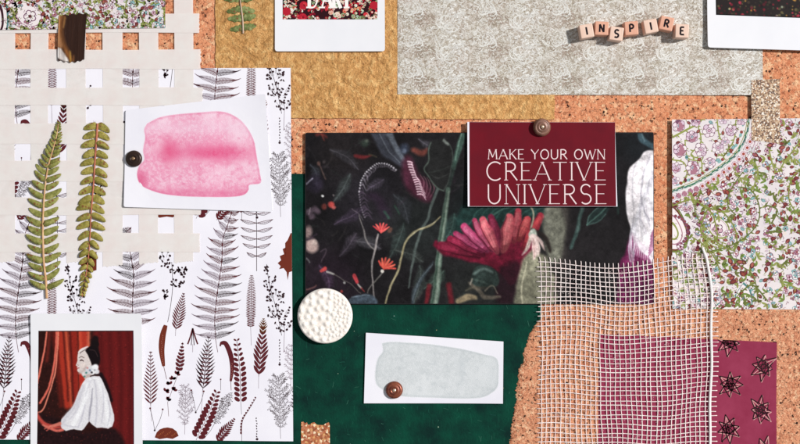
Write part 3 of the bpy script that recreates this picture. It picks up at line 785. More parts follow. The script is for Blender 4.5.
for pts in ([(700, 205), (712, 215), (716, 240), (700, 232), (706, 210)], [(671, 206), (690, 200), (708, 208), (724, 214), (735, 232), (733, 250), (712, 240)], [(706, 252), (728, 246), (746, 236), (757, 222), (758, 205), (750, 190), (737, 187)],
            [(690, 236), (704, 246), (716, 262), (720, 280)], [(725, 245), (735, 262), (752, 275), (757, 300)], [(742, 172), (730, 190), (727, 205), (735, 215)],
            [(700, 192), (694, 210), (702, 226)], [(750, 160), (757, 170), (752, 190)], [(800, 168), (790, 180), (788, 200), (797, 215)], [(768, 150), (775, 172), (785, 160), (800, 140)], [(764, 240), (780, 250), (795, 243)],
            [(770, 300), (784, 285), (800, 290)], [(740, 292), (752, 285), (766, 300)], [(764, 205), (776, 210), (770, 224)]):
    vine(A, pts, rd.uniform(.9, 1.5), rd.choice([OLV, OL2, rgb(132, 138, 70)]), 4.4, rd)
for k in range(9):
    a = -.2 + k * .28; vine(A, [(704, 240), (704 + 12 * cos(a), 240 + 12 * sin(a)), (704 + 22 * cos(a + .1), 240 + 22 * sin(a + .1))], .9, OLV)
def skipP(x, y):
    if dband(x, y) < 9: return True
    if x < 752 and inside(x, y): return True
    if 757 + 2 * sin(y * .05) < x < 764 and y > 140: return True
    if 283 < y < 288 and x < 770: return True
    if hypot(x - 672, (y - 232)) < 24 or hypot(x - 718, y - 228) < 10: return rd.random() < .97
    if x > 762: return (sin(x * .22 + 1) * sin(y * .19 + .5)) < -.45
    return False

for k in range(1500):
    x, y = rd.uniform(671, 806), rd.uniform(120, 309)
    if skipP(x, y): continue
    A.k = rd.randrange(4); A.disc(x, y, rd.uniform(1.2, 2.6), rd.choice([rgb(222, 206, 212), rgb(210, 216, 214), rgb(228, 214, 206), rgb(206, 192, 200)]), 7)
scatter(A, 671, 812, 120, 309, 4.0, rd, skipP, 9000, 1.25)
A.k = 30
for k in range(1500):
    x, y = rd.uniform(671, 806), rd.uniform(120, 309)
    if rd.random() < .6 and skipP(x, y): continue
    a = rd.uniform(0, 6.3); l = rd.uniform(1.2, 3.2); A.stroke([(x, y), (x + l * .5 * cos(a) + .4, y + l * .5 * sin(a)), (x + l * cos(a + .4), y + l * sin(a + .4))], rd.uniform(.3, .55), rd.choice([PLM, DR, PLM, rgb(70, 44, 56), OL2, PK2]))
for (x, y) in ((742, 262), (746, 270), (738, 268), (735, 280), (752, 262), (744, 276), (728, 258)):
    A.k = 24; bud(A, x, y, rd, 1.5)
PAP = mat_paper('paisley_cloth_paper', rgb(234, 224, 224), .8, rgb(220, 212, 214), 40, gd=.0004)
o = sheet_art('paisley_paper', clipP, 2.4, 2.75, PAP, A)
tag(o, 'large pink and olive paisley sheet to the right of the dark flower picture', 'paper sheet')
# top left paisley
clipQ = [(-40, -40), (165.5, -40), (166, 28.5), (-40, 31)]
A = Art(clipQ, 2.95); rd = random.Random(13)
A.k = 2; drop(A, 30, 16, 15, 3.6, [(1.15, OLV), (1.0, CRM), (.9, PK2), (.85, CRM)], rd); A.k = 12; flower(A, 31, 17, 6, rd, PINK, DR); flower(A, 28, 22, 3, rd, PK2, OL2)
A.k = 2; drop(A, -6, 24, 15, -1.5, [(1.3, TL2), (1.15, CRM), (.9, rgb(60, 30, 40)), (.72, CRM), (.4, PK2)], rd)
for k in range(12):
    a = -1.5 + k * .25; A.k = 12; A.stroke([(-6 + 17 * cos(a), 22 + 17 * sin(a)), (-6 + 20 * cos(a), 22 + 20 * sin(a))], 1.0, TL2 if k % 2 else GYB)
A.k = 4
for pts in ([(6, -4), (16, 10), (18, 26), (40, 30), (54, 20), (50, 6), (40, -4)], [(22, -4), (20, 8), (12, 20)], [(60, -3), (70, 8), (66, 18), (56, 12)], [(108, -3), (118, 6), (130, 11), (145, 10), (158, 4), (166, 0)],
            [(165.5, -4), (165, 14), (166, 30)], [(92, 6), (100, 18), (92, 28)], [(140, 10), (143, 20), (147, 28)], [(128, -2), (126, 10)], [(100, 0), (88, 10)], [(110, 18), (104, 26), (112, 30)]):
    vine(A, pts, rd.uniform(1.2, 2.1), rd.choice([OLV, OLV, OL2]), 4.2, rd)

for k in range(500):
    A.k = rd.randrange(4); A.disc(rd.uniform(0, 166), rd.uniform(0, 30), rd.uniform(1.2, 2.4), rgb(*rd.choice([(222, 206, 212), (210, 216, 214), (228, 214, 206)])), 7)
scatter(A, -6, 166, -6, 30, 3.9, rd, lambda x, y: hypot(x - 30, y - 16) < 11 or hypot(x + 6, y - 22) < 18, 6000, 1.1)
for k in range(420):
    A.k = 30; x, y = rd.uniform(0, 166), rd.uniform(0, 30); a = rd.uniform(0, 6.3); l = rd.uniform(1.2, 3); A.stroke([(x, y), (x + l * cos(a + .4), y + l * sin(a + .4))], .45, rd.choice([PLM, DR, PLM, OL2]))
o = sheet_art('paisley_paper', clipQ, 2.6, 2.95, PAP, A)
tag(o, 'smaller floral paisley sheet in the top left corner, under the dark tape', 'paper sheet')

#=============================================================== sheer ribbons
s = N('sheer_ribbon'); s.set(Roughness=.7)
c = s.mix(s.ramp(s.noise(60, 4).outputs['Fac'], [(.35, G(0)), (.7, G(1))]), rgb(255, 248, 244), rgb(250, 239, 235))
tw = s.n('ShaderNodeTexWave', {'Vector': s.map((1, 1, 1), (0, 0, .785)), 'Scale': 420, 'Distortion': 1.5}); s.base(c)
s.bump(tw.outputs['Fac'], .00012, .4); tr = s.n('ShaderNodeBsdfTransparent'); mx = s.n('ShaderNodeMixShader', {0: .66})
s.link(tr.outputs[0], mx.inputs[1]); s.link(s.p.outputs[0], mx.inputs[2]); s.link(mx.outputs[0], s.out.inputs['Surface'])
RIB = s.m; rnd = random.Random(9)
VR = [(-4, 15.5, -30, 262), (31.3, 49, -30, 264), (67, 86.5, -30, 262), (103.3, 123.3, -30, 266), (139.5, 158.8, -30, 263), (174.5, 193.5, -30, 262)]
HR = [(13.8, 33.2, 199.5), (50, 69.3, 201), (87.8, 105.5, 203), (123.5, 144.3, 201), (161, 181.3, 200), (197.5, 215, 201), (233, 252, 200)]
vl = ['vertical sheer cream ribbon at the left edge of the lattice', 'vertical sheer cream ribbon behind the tapering tip side of the left green fern', 'vertical sheer cream ribbon passing between the two green ferns and under the dark tape',
      'vertical sheer cream ribbon just left of the dark pin on the pink swatch', 'vertical sheer cream ribbon under the left half of the pink swatch', 'vertical sheer cream ribbon beside the right edge of the top left paisley sheet']
hl = ['topmost horizontal sheer ribbon, mostly under the paisley sheet', 'horizontal sheer ribbon crossing just above the top edge of the fern print', 'horizontal sheer ribbon crossing just above the pink swatch', 'horizontal sheer ribbon level with the tips of the two green ferns',
      'horizontal sheer ribbon passing below the dark pin of the pink swatch', 'horizontal sheer ribbon running along the bottom edge of the pink swatch', 'lowest horizontal sheer ribbon of the lattice, across the lower green ferns']
for i, (a, b, y0, y1) in enumerate(VR):
    E = [(a + (b - a) * q / 16, y1 + 1 - q / 8 + rnd.uniform(-.8, .8)) for q in range(17)]
    L = [(a + .35 * sin(t * 9 + i), y0 + (y1 - y0) * t) for t in [k / 14 for k in range(14)]]; R = [(b + .35 * sin(t * 8 + i), y0 + (y1 - y0) * t) for t in [k / 14 for k in range(14)]]
    v, f = prism(L + E + R[::-1], 1.72, 1.8); o = mk('sheer_ribbon', v, f, RIB)
    tag(o, vl[i], 'ribbon', 'sheer cream ribbons laid as a lattice')
for i, (a, b, x1) in enumerate(HR):
    T = [(-30 + (x1 + 30) * t, a + .35 * sin(t * 9 + i * 2)) for t in [k / 14 for k in range(15)]]; B = [(-30 + (x1 + 30) * t, b + .35 * sin(t * 7 + i)) for t in [k / 14 for k in range(15)]]
    v, f = prism(T + [(x1 + rnd.uniform(-.6, .8), a + (b - a) * q / 14) for q in range(1, 14)] + B[::-1], 2.02, 2.1); o = mk('sheer_ribbon', v, f, RIB)
    tag(o, hl[i], 'ribbon', 'sheer cream ribbons laid as a lattice')

#=============================================================== dark brown foil tape
s = N('bronze_tape'); s.set(Roughness=.4, Metallic=.0); s.p.inputs['Specular IOR Level'].default_value = .2
g = s.noise(260, 5, .7, s.map((1, .12, 1), (0, 0, .12)))
at = s.n('ShaderNodeAttribute', attribute_name='Col').outputs['Color']
c = s.mix(s.ramp(g.outputs['Fac'], [(.4, G(0)), (.65, G(.5))]), at, rgb(46, 24, 14)); s.base(c); s.bump(g.outputs['Fac'], .0008, .7)
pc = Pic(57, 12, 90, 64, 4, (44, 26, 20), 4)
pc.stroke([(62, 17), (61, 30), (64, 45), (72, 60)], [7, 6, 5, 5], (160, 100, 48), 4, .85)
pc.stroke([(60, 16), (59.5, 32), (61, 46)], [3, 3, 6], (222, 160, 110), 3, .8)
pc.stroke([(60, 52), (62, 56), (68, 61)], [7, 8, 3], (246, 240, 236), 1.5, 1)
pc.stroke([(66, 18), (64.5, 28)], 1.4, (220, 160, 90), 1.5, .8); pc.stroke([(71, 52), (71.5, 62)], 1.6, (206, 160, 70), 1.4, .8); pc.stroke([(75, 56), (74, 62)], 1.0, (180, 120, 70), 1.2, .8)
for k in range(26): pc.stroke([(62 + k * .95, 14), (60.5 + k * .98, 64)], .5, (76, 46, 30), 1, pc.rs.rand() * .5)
V = []; ol = [(60, 16.5), (63, 15.8), (66, 17), (69, 16), (74, 15.4), (80, 15), (87.5, 13.8), (87, 30), (86, 45), (85.2, 60), (82, 61.5), (79, 61), (76, 62.6), (73, 61.5), (71, 63.2), (69.5, 62), (64, 61), (59.3, 60), (58.8, 45), (59.6, 30)]
# a slightly arched strip, built as a grid and clipped to its cut outline
cols_ = 30; rows_ = 40; V = []; PC = []
def tz(u, v): return 3.15 + 1.3 * sin(pi * v) * .6 + .5 * (1 - u) ** 2
for j in range(rows_ + 1):
    v_ = j / rows_
    xl = 60 - 1.2 * v_; xr = 87.6 - 2.4 * v_
    for i in range(cols_ + 1):
        u = i / cols_; x = xl + (xr - xl) * u
        top = 16.2 - 2.2 * u + .6 * sin(u * 23); bot = 60.5 + 2.2 * sin(pi * u) * (1 if u < .8 else .7) + .8 * sin(u * 31)
        y = top + (bot - top) * v_; V.append((x, y, tz(u, v_)))
        pi_, pj = int((y - 12) * 4), int((x - 57) * 4); q = pc.a[min(pc.h - 1, max(0, pi_)), min(pc.w - 1, max(0, pj))]
        PC.append(rgb(*q))
F = [[j * (cols_ + 1) + i, (j + 1) * (cols_ + 1) + i, (j + 1) * (cols_ + 1) + i + 1, j * (cols_ + 1) + i + 1] for j in range(rows_) for i in range(cols_)]
nb = len(V); V2 = [(x, y, z - .12) for x, y, z in V]; F2 = [[q + nb for q in f[::-1]] for f in F]
rim = [i for i in range(cols_ + 1)] + [j * (cols_ + 1) + cols_ for j in range(1, rows_ + 1)] + [rows_ * (cols_ + 1) + i for i in range(cols_ - 1, -1, -1)] + [j * (cols_ + 1) for j in range(rows_ - 1, 0, -1)]
F3 = [[rim[i], rim[(i + 1) % len(rim)], rim[(i + 1) % len(rim)] + nb, rim[i] + nb] for i in range(len(rim))]
o = mk('foil_tape', V + V2, F + F2 + F3, s.m, pcols=PC + PC)
tag(o, 'short dark bronze foil tape strip over the edge of the top left paisley', 'tape')

#=============================================================== watercolour swatches
def swatch_pic(x0, y0, x1, y1, res, blob, base, deep, light, seed, extra=None):
    p = Pic(x0, y0, x1, y1, res, (241, 240, 246), seed)
    r = p.fill(blob, base, .9, 1.0)
    sl, sd = r; m = np.clip(.5 - sd / .9, 0, 1)
    n1 = vnoise(sd.shape[0], sd.shape[1], 26 * res, p.rs, 5, .6); n2 = vnoise(sd.shape[0], sd.shape[1], 5 * res, p.rs, 4, .75)
    k = np.clip((n1 - .42) * 4, 0, 1) * m * .85
    p.blend(sl, k, light)
    n3 = vnoise(sd.shape[0], sd.shape[1], 2.2 * res, p.rs, 3, .8)
    p.blend(sl, np.clip((n3 * .7 + n2 * .3 - .46) * 6, 0, 1) * m * .6, light)
    p.blend(sl, np.clip((.42 - n2) * 4, 0, 1) * m * .35, deep)
    p.blend(sl, np.exp(-((sd + 1.0) / 1.1) ** 2) * m * .28, deep)       # pigment gathers at the edge
    if extra: extra(p, sl, sd, m, n2, n3)
    return p
pk = [(148, 124), (160, 118), (176, 115), (200, 113), (222, 112), (236, 117), (246, 126), (254, 140), (257, 156), (260, 172), (261, 183), (250, 185), (249, 190), (244, 195), (230, 197), (205, 197), (180, 196), (160, 193), (143, 186), (138, 176), (140, 166), (145, 160), (144, 150), (146, 138), (145, 130)]
def ex(p, sl, sd, m, n2, n3):
    X, Y = p.X[sl], p.Y[sl]
    k = np.exp(-(((X - 170) / 9) ** 2 + ((Y - 152) / 13) ** 2)) * .8; p.blend(sl, k * (.6 + n3 * .5) * m, (222, 84, 128))
    k = np.exp(-(((X - 215) / 44) ** 2 + ((Y - 153) / 8) ** 2)) * (.35 + n3 * .5); p.blend(sl, np.clip(k * 1.35, 0, 1) * m, (224, 88, 134))
    k = np.exp(-((X - 142) / 6) ** 2 - ((Y - 180) / 9) ** 2) * .7; p.blend(sl, k * m, (214, 84, 128))
    k = np.exp(-((Y - 193) / 5) ** 2) * .5; p.blend(sl, k * m, (222, 110, 150))
    k = np.exp(-((Y - 128) / 7) ** 2) * .5; p.blend(sl, k * m, (240, 208, 224))
p = swatch_pic(133, 108, 265, 201, 2.6, pk, (236, 162, 190), (220, 104, 146), (244, 212, 226), 5, ex)
root = empty('watercolour_card', (200, 155, 2.3), 'white card painted with a loose pink watercolour patch, held by a near-black pin', 'card')
out = rounded([(126.5, 110.5), (266, 94.5), (273, 212), (125, 207)], 2.2)
v, f = prism(out, 3.0, 3.6); mk('card', v, f, WHITE, root)
def trim(p, z, name, par, mat, thr=None):
    """keep only the painted cells, so the paint has its own outline"""
    V = np.stack([p.X, p.Y, np.full_like(p.X, z)], -1).reshape(-1, 3); idx = np.arange(p.h * p.w).reshape(p.h, p.w)
    F = np.stack([idx[:-1, :-1], idx[1:, :-1], idx[1:, 1:], idx[:-1, 1:]], -1).reshape(-1, 4)
    c = p.a.reshape(-1, 3); keep = (np.abs(c - np.array((241, 240, 246))).sum(1) > 1.5); F = F[keep[F].any(1)]
    used = np.unique(F); rem = -np.ones(len(V), int); rem[used] = np.arange(len(used))
    c = np.clip(c, 0, 255) / 255; c = np.minimum(.9, np.where(c <= .04045, c / 12.92, ((c + .055) / 1.055) ** 2.4) * LV)
    mk(name, V[used], rem[F].tolist(), mat, par, pcols=np.concatenate([c, np.ones((len(c), 1))], 1)[used])
trim(p, 3.64, 'paint_patch', root, M_PAINT)
gb = [(382, 343), (392, 341.5), (410, 342.5), (430, 344), (452, 347), (468, 350), (484, 354), (495, 357), (498, 364), (498, 376), (497, 386), (490, 393), (480, 397), (460, 398), (430, 397), (405, 396), (392, 393), (381, 388), (376, 382), (375.5, 370), (378, 358), (383, 351)]
def ex2(p, sl, sd, m, n2, n3):
    X, Y = p.X[sl], p.Y[sl]
    k = np.exp(-((X - 462) / 3) ** 2 - ((Y - 366) / 14) ** 2) * .4 + np.exp(-((X - 492) / 4) ** 2 - ((Y - 375) / 15) ** 2) * .3; p.blend(sl, k * m, (198, 204, 208))
p = swatch_pic(372, 338, 501, 401, 2.6, gb, (206, 210, 212), (176, 184, 188), (220, 223, 225), 9, ex2)
root = empty('watercolour_card', (434, 368, .9), 'white oblong card painted with a pale grey wash, held by a copper pin', 'card')
v, f = prism([(366, 332.5), (503, 341), (502.5, 402.8), (364, 402.8)], 1.9, 2.5); mk('card', v, f, WHITE, root); trim(p, 2.54, 'paint_patch', root, M_PAINT)

#=============================================================== dark flower picture
root = empty('dark_flower_picture', (479, 218, 2.2), 'dark painted flower picture with a crimson bloom and a large white petal', 'picture')
root_df = root
v, f = prism(rounded([(305.5, 133), (653, 132.5), (653.5, 304), (305.5, 304)], 1.8), 2.3, 3.1)
mk('card', v, f, mat_paper('dark_card', rgb(40, 36, 38), .5), root)
p = Pic(306.3, 133.6, 652.6, 303.4, 2.3, (31, 28, 31), 3)
nz = vnoise(p.h, p.w, 90, p.rs, 5)[..., None]; p.a *= .72 + nz * .55
for (x, y, r, c, a) in ((330, 280, 30, (52, 34, 50), .5), (370, 200, 35, (44, 40, 48), .5), (420, 230, 30, (40, 48, 46), .6), (480, 290, 40, (46, 52, 48), .5), (560, 250, 25, (58, 54, 50), .5), (500, 215, 40, (32, 60, 56), .6), (640, 145, 18, (38, 46, 52), .6), (345, 150, 25, (40, 34, 34), .5)):
    p.dab(x, y, r, c, r * .9, a)
S = p.stroke
for (x, y, a, L, w_, c) in ((330, 150, .6, 34, 13, (44, 42, 46)), (350, 175, 2.2, 30, 12, (40, 44, 44)), (335, 225, -.5, 36, 14, (46, 38, 50)), (352, 240, .3, 30, 12, (48, 46, 50)), (320, 265, 1.2, 26, 11, (52, 38, 54)), (395, 195, 1.1, 34, 14, (40, 42, 46)), (405, 225, 2.0, 36, 13, (38, 46, 44)), (395, 250, .4, 30, 12, (42, 46, 44)), (340, 255, -.9, 28, 12, (50, 44, 52)), (420, 265, 1.7, 40, 14, (44, 50, 48)),
        (418, 140, .8, 26, 10, (52, 50, 56)), (455, 215, 1.9, 30, 14, (36, 54, 50)), (465, 290, -.4, 30, 12, (52, 50, 42)), (445, 270, 2.4, 26, 12, (44, 56, 50)), (590, 235, -.7, 30, 10, (38, 42, 42)), (610, 190, 1.8, 40, 14, (36, 36, 40)), (595, 275, .3, 30, 12, (44, 36, 44)), (385, 180, 2.6, 20, 9, (54, 48, 58)), (310, 165, 1.3, 20, 9, (46, 48, 54))):
    c = tuple(q * 1.22 for q in c); ex_, ey_ = x + L * cos(a), y + L * sin(a); mx_, my_ = x + L * .5 * cos(a) + 3, y + L * .5 * sin(a) - 2
    S([(x, y), (mx_, my_), (ex_, ey_)], [1, w_, 1], c, 3, .8); S([(x, y), (mx_, my_), (ex_, ey_)], .8, tuple(q * 1.7 for q in c), 1.2, .7)
    for q_ in range(5):
        u = .15 + q_ * .16; px_, py_ = x + L * u * cos(a) + 2, y + L * u * sin(a) - 1
        for sd in (-1, 1): S([(px_, py_), (px_ + 5 * cos(a + sd * .8), py_ + 5 * sin(a + sd * .8))], .5, tuple(q * 1.45 for q in c), 1, .5)
for k in range(90):                                              # faint brush marks and foliage
    x, y = p.rs.uniform(306, 560), p.rs.uniform(134, 303); a = p.rs.uniform(0, 3.1); L = p.rs.uniform(6, 20)
    S([(x, y), (x + L * .5 * cos(a) + 2, y + L * .5 * sin(a)), (x + L * cos(a), y + L * sin(a))], p.rs.uniform(.5, 2), [(58, 56, 58), (50, 58, 54), (60, 46, 58), (66, 60, 58)][k % 4], 1.6, .35)
S([(377, 130), (384, 146), (394, 158), (404, 166)], [14, 11, 5], (74, 78, 92), 3, .8); S([(387, 130), (394, 145), (402, 158), (408, 164)], [6, 5, 2], (116, 126, 140), 2, .8); S([(380, 134), (388, 150), (400, 163)], 1, (140, 150, 160), 1, .5)
p.dab(404, 150, 5, (60, 70, 92), 4, .8); p.dab(404, 152, 2.5, (110, 122, 142), 2, .6)
S([(414, 151), (421, 153), (427, 150)], [5, 6, 4], (124, 60, 50), 3, .9); S([(356, 157), (364, 158), (372, 156)], [3, 3.5, 1], (122, 36, 40), 2, .9); S([(370, 155), (378, 157)], [1.5, 1], (90, 80, 56), 1.5, .7)
S([(317, 136), (321, 135), (326, 138)], [4, 4, 2], (110, 42, 38), 2.5, .9); S([(320, 133), (324, 141)], 1.2, (150, 60, 50), 1.5, .7)
S([(318, 163), (322, 170), (325, 180)], [2, 1.5, 1], (110, 84, 78), 1.5, .8); p.dab(319, 164, 2, (130, 90, 80), 2, .7); p.dab(325, 163, 1.5, (90, 80, 80), 2, .6)
p.dab(365, 143, 4, (56, 72, 62), 4, .7); p.dab(366, 140, 1.6, (100, 110, 96), 2, .7)
p.dab(314, 183, 8, (52, 44, 62), 5, .8, 9); S([(306, 184), (309, 180), (312, 178)], 1.3, (170, 165, 185), 1, .9)
p.dab(330, 203, 3.2, (190, 66, 62), 2, 1); p.dab(323, 206, 2.6, (130, 56, 50), 2, .9); p.dab(333, 206, 2, (214, 96, 90), 1.5, .8); p.dab(321.5, 195, 1.4, (216, 216, 214), 1, 1); p.dab(332, 194, 1, (120, 110, 110), 1, .8)
for (x, y, r) in ((309, 212, 3), (314, 209, 3), (317, 211, 2.4), (312, 216, 3)): p.dab(x, y, r, (112, 90, 106), 2.5, .8)
S([(310, 208), (309, 214)], 1, (170, 150, 160), 1, .7)
p.dab(312, 246, 6.5, (188, 158, 150), 3, .9, 7); p.dab(309, 232, 3.5, (170, 140, 136), 3, .8, 6); S([(306, 240), (312, 238), (317, 234)], 1.2, (60, 46, 60), 1, .9); S([(310, 236), (316, 240)], .8, (80, 60, 70), 1, .8); p.dab(315, 243, 3, (214, 190, 180), 2, .7)
S([(320, 252), (326, 250), (322, 262)], 1, (110, 90, 104), 1.4, .6)
# comb-like curled petals
arcp = bez([(366, 217), (362, 204), (360, 190), (364, 178), (372, 169), (381, 164), (390, 166), (398, 172)], 6)
for (x, y, a, t) in along(arcp, 2.6):
    b = a + 1.5; L = 9 - 6 * t; b += p.rs.uniform(-.25, .25); L *= p.rs.uniform(.7, 1.2); S([(x, y), (x + L * .6 * cos(b - .2), y + L * .6 * sin(b - .2)), (x + L * cos(b + .5), y + L * sin(b + .5))], [1.3, .9, .3], (150, 140, 154) if t > .35 else (92, 74, 96), 1.1, .5 + p.rs.rand() * .35)
    p.dab(x, y, .9, (206, 202, 210), .8, .75 if t > .3 else .3)
S([(372, 196), (380, 200), (386, 214)], [7, 9, 8], (48, 32, 50), 6, .7)
S([(352, 208), (360, 214), (364, 220)], 1, (120, 108, 118), 1, .6); S([(385, 212), (388, 218)], 2, (50, 90, 72), 2, .8); S([(395, 206), (400, 214)], 1.6, (46, 78, 62), 2, .8)
S([(408, 162), (412, 178), (420, 190), (428, 198)], [10, 18, 20, 10], (84, 34, 54), 5, .9)
for i, (x, y, a, t) in enumerate(along(bez([(408, 162), (412, 174), (416, 184), (418, 196)], 6), 2.7)):
    b = a - pi / 2 + .9 - .3 * t
    S([(x, y), (x + 4 * cos(b - .4), y + 4 * sin(b - .4)), (x + (5 + 5 * t) * cos(b + .1), y + (5 + 5 * t) * sin(b + .1))], [1.6, 1.3, .4], (206, 172, 184), .7, .95)
for k in range(4): S([(421 + k * 3.3, 174 + k * 2), (425 + k * 3.3, 186 + k), (420 + k * 3.4, 198)], [.5, 1, .4], (140, 88, 104), 1, .75)
# dark seed head
p.fill([(430, 142), (427, 150), (428, 160), (425, 168), (430, 178), (438, 190), (445, 192), (449, 183), (452, 172), (454, 158), (451, 146), (444, 140)], (38, 38, 38), 2)
S([(431, 143), (428, 150), (429, 160), (425, 168), (429, 176), (437, 188), (444, 192)], 1.3, (84, 98, 88), 1.3, .9); S([(444, 141), (451, 146), (454, 158), (452, 170), (449, 183), (444, 192)], 1.1, (74, 84, 78), 1.2, .8); S([(430, 172), (440, 170), (451, 166)], .9, (62, 68, 64), 1.5, .7); S([(432, 175), (440, 178), (450, 174)], .9, (70, 72, 70), 1.5, .6); S([(444, 141), (449, 145)], 2.2, (130, 138, 130), 1.6, .7)
# stems
S([(438, 190), (432, 205), (427, 220), (419, 240), (413, 262), (409, 288)], [3, 3, 2.4, 1.6], (84, 96, 92), 1.2, .9)
S([(463, 132), (460, 148), (455, 168)], [5, 6, 4], (62, 88, 78), 2, .95); S([(461, 134), (457, 160)], 1.2, (120, 156, 138), 1.2, .7); S([(455, 168), (452, 180), (448, 192)], 3, (44, 58, 52), 2, .8)
S([(449, 190), (446, 215), (443, 235), (440, 260), (435, 304)], [5, 6, 6.5, 7, 7.5], (76, 96, 84), 1.6, 1); S([(450, 192), (447, 215), (444, 236), (441, 260), (436, 304)], [1.4, 2, 2, 2.6], (146, 160, 144), 2.2, .7); S([(446, 215), (440, 250), (433, 304)], 1.2, (50, 74, 60), 1.4, .8)
S([(441, 218), (432, 226), (418, 232), (409, 240), (403, 252), (400, 266), (393, 282), (386, 303)], [1.2, 1.8, 2.2, 2, 2], (150, 140, 104), .9, 1); S([(436, 223), (420, 231), (409, 240)], .7, (200, 190, 150), .7, .8)
S([(434, 262), (424, 275), (416, 290), (414, 303)], [1, 4, 4, 3], (64, 76, 84), 2, .8); S([(433, 264), (420, 280), (414, 300)], .8, (106, 118, 124), 1, .7)
S([(430, 285), (428, 303)], 4, (120, 26, 36), 2, .8); S([(449, 284), (452, 303)], 5, (120, 24, 36), 2.5, .8)
S([(360, 215), (364, 230), (368, 242), (374, 250)], [1, 1.4, 1], (120, 114, 112), .9, .9); S([(378, 234), (375, 246), (373, 262), (374, 290), (375, 300)], [1.8, 2, 1.6, 1], (140, 132, 130), .9, .95)
S([(385, 270), (376, 280), (370, 288), (368, 293)], [1.4, 1.1, 1], (120, 116, 110), .9, .9); p.dab(384, 270, 1.8, (206, 200, 190), 1, .9)
def coral(x, y, r, a0, c1, c2, n=6):
    for k in range(n):
        a = a0 + (k - (n - 1) / 2) * .38; S([(x, y), (x + r * .6 * cos(a), y + r * .6 * sin(a)), (x + r * cos(a), y + r * sin(a))], [1, 2.2, 1.6], c1 if k % 2 else c2, .8, 1)
coral(381, 232, 9.5, -1.5, (222, 84, 78), (196, 56, 62)); coral(386, 268, 10, -1.15, (222, 92, 70), (200, 66, 56), 7); p.dab(391, 230, 2.5, (120, 74, 60), 2, .7)
S([(322, 270), (326, 268)], [3, 4], (206, 66, 66), 1, 1); S([(328, 271), (334, 273)], [2, 1.5], (190, 186, 180), .9, .9); S([(334, 273), (342, 279), (352, 283), (361, 292)], .9, (110, 104, 98), .9, .8); p.dab(344, 282, 1.3, (200, 200, 196), .9, .8)
S([(355, 275), (358, 281)], [4, 3], (208, 62, 70), 1, 1); S([(359, 283), (362, 287)], 1.5, (190, 178, 170), .8, .9); S([(362, 287), (365, 291)], 1, (180, 50, 50), .8, .8); p.dab(342, 291, 1.5, (190, 60, 54), 1, .8)
S([(306, 290), (314, 286), (316, 284)], 1.2, (150, 96, 90), 1.2, .7); S([(306, 258), (309, 262)], 1.5, (110, 110, 112), 1, .7)
p.fill([(348, 300), (354, 295), (364, 293.5), (374, 296), (376, 306), (346, 306)], (70, 84, 98), 2, .95, True, .35, 2); S([(352, 296), (362, 294.5), (370, 296)], 1, (130, 146, 158), 1, .6)
# teal leaves behind the red bloom
p.fill([(463, 206), (520, 204), (548, 210), (545, 224), (520, 214), (490, 222), (468, 226), (461, 240), (455, 225)], (32, 62, 58), 4, .9, True, .3, 5)
for k in range(9): S([(470 + k * 8, 225 - k * .6), (478 + k * 8, 212), (492 + k * 8, 205)], [1.4, 1], (56, 100, 90), 1.2, .55)
S([(480, 224), (500, 212), (516, 206)], 1.6, (84, 130, 116), 1.2, .7)
# crimson bloom
p.fill([(434, 246), (437, 241), (444, 246), (452, 238), (470, 238), (500, 244), (530, 234), (538, 238), (536, 252), (528, 262), (521, 272), (512, 284), (503, 274), (488, 266), (470, 262), (455, 258), (444, 254)], (106, 16, 40), 2.5, 1, True, .25, 4)
p.fill([(500, 266), (520, 262), (514, 300), (496, 300)], (44, 20, 30), 5, .8)
def petal(base, tip, w, c, hi):
    mx, my = base[0] * .45 + tip[0] * .55, base[1] * .45 + tip[1] * .55
    S([base, (mx, my), tip], [w * .7, w * 1.22, w * .8], tuple(q * .55 for q in c), 1.4, 1, c); dx, dy = tip[0] - base[0], tip[1] - base[1]; l = hypot(dx, dy); nx, ny = -dy / l, dx / l
    for k in range(5):
        o_ = (k - 2) * w * .16; S([(base[0] + dx * .15 + nx * o_ * .5, base[1] + dy * .15 + ny * o_ * .5), (mx + nx * o_, my + ny * o_), (tip[0] - dx * .04 + nx * o_ * .8, tip[1] - dy * .04 + ny * o_ * .8)], .7, hi, .8, .28 + .25 * (k % 2))
    S([(base[0] - nx * w * .2, base[1] - ny * w * .2), (mx - nx * w * .5, my - ny * w * .5), (tip[0] - nx * w * .36, tip[1] - ny * w * .36)], .6, (60, 8, 26), 1.1, .8); S([(mx - nx * w * .1, my - ny * w * .1), (tip[0] - dx * .08, tip[1] - dy * .08)], [w * .2, w * .45], hi, 2.5, .45)
for (b_, t_, w_, c_, h_) in (((478, 256), (442, 246), 9, (120, 20, 44), (160, 40, 66)), ((482, 254), (452, 240), 9, (132, 22, 50), (180, 50, 80)), ((500, 252), (492, 218), 9, (120, 22, 50), (170, 60, 84)), ((524, 248), (541, 216), 9, (168, 40, 52), (214, 80, 70)),
        ((482, 250), (457, 234), 7.5, (166, 44, 84), (206, 96, 128)), ((487, 250), (465, 227), 8.5, (186, 58, 100), (232, 130, 156)), ((492, 250), (475, 221), 6.5, (170, 50, 80), (220, 120, 140)),
        ((497, 251), (483, 220), 8.5, (206, 84, 92), (242, 152, 140)), ((513, 242), (518, 213), 9, (182, 58, 68), (222, 118, 112)), ((504, 250), (509, 218), 9.5, (206, 88, 88), (240, 146, 132)), ((519, 240), (527, 221), 9, (180, 60, 60), (222, 112, 98))):
    petal(b_, t_, w_, (min(255, c_[0] * 1.08), c_[1] * .95 + 4, min(255, c_[2] * 1.08 + 4)), (min(255, h_[0] * 1.02), h_[1], min(255, h_[2] * 1.05 + 4)))
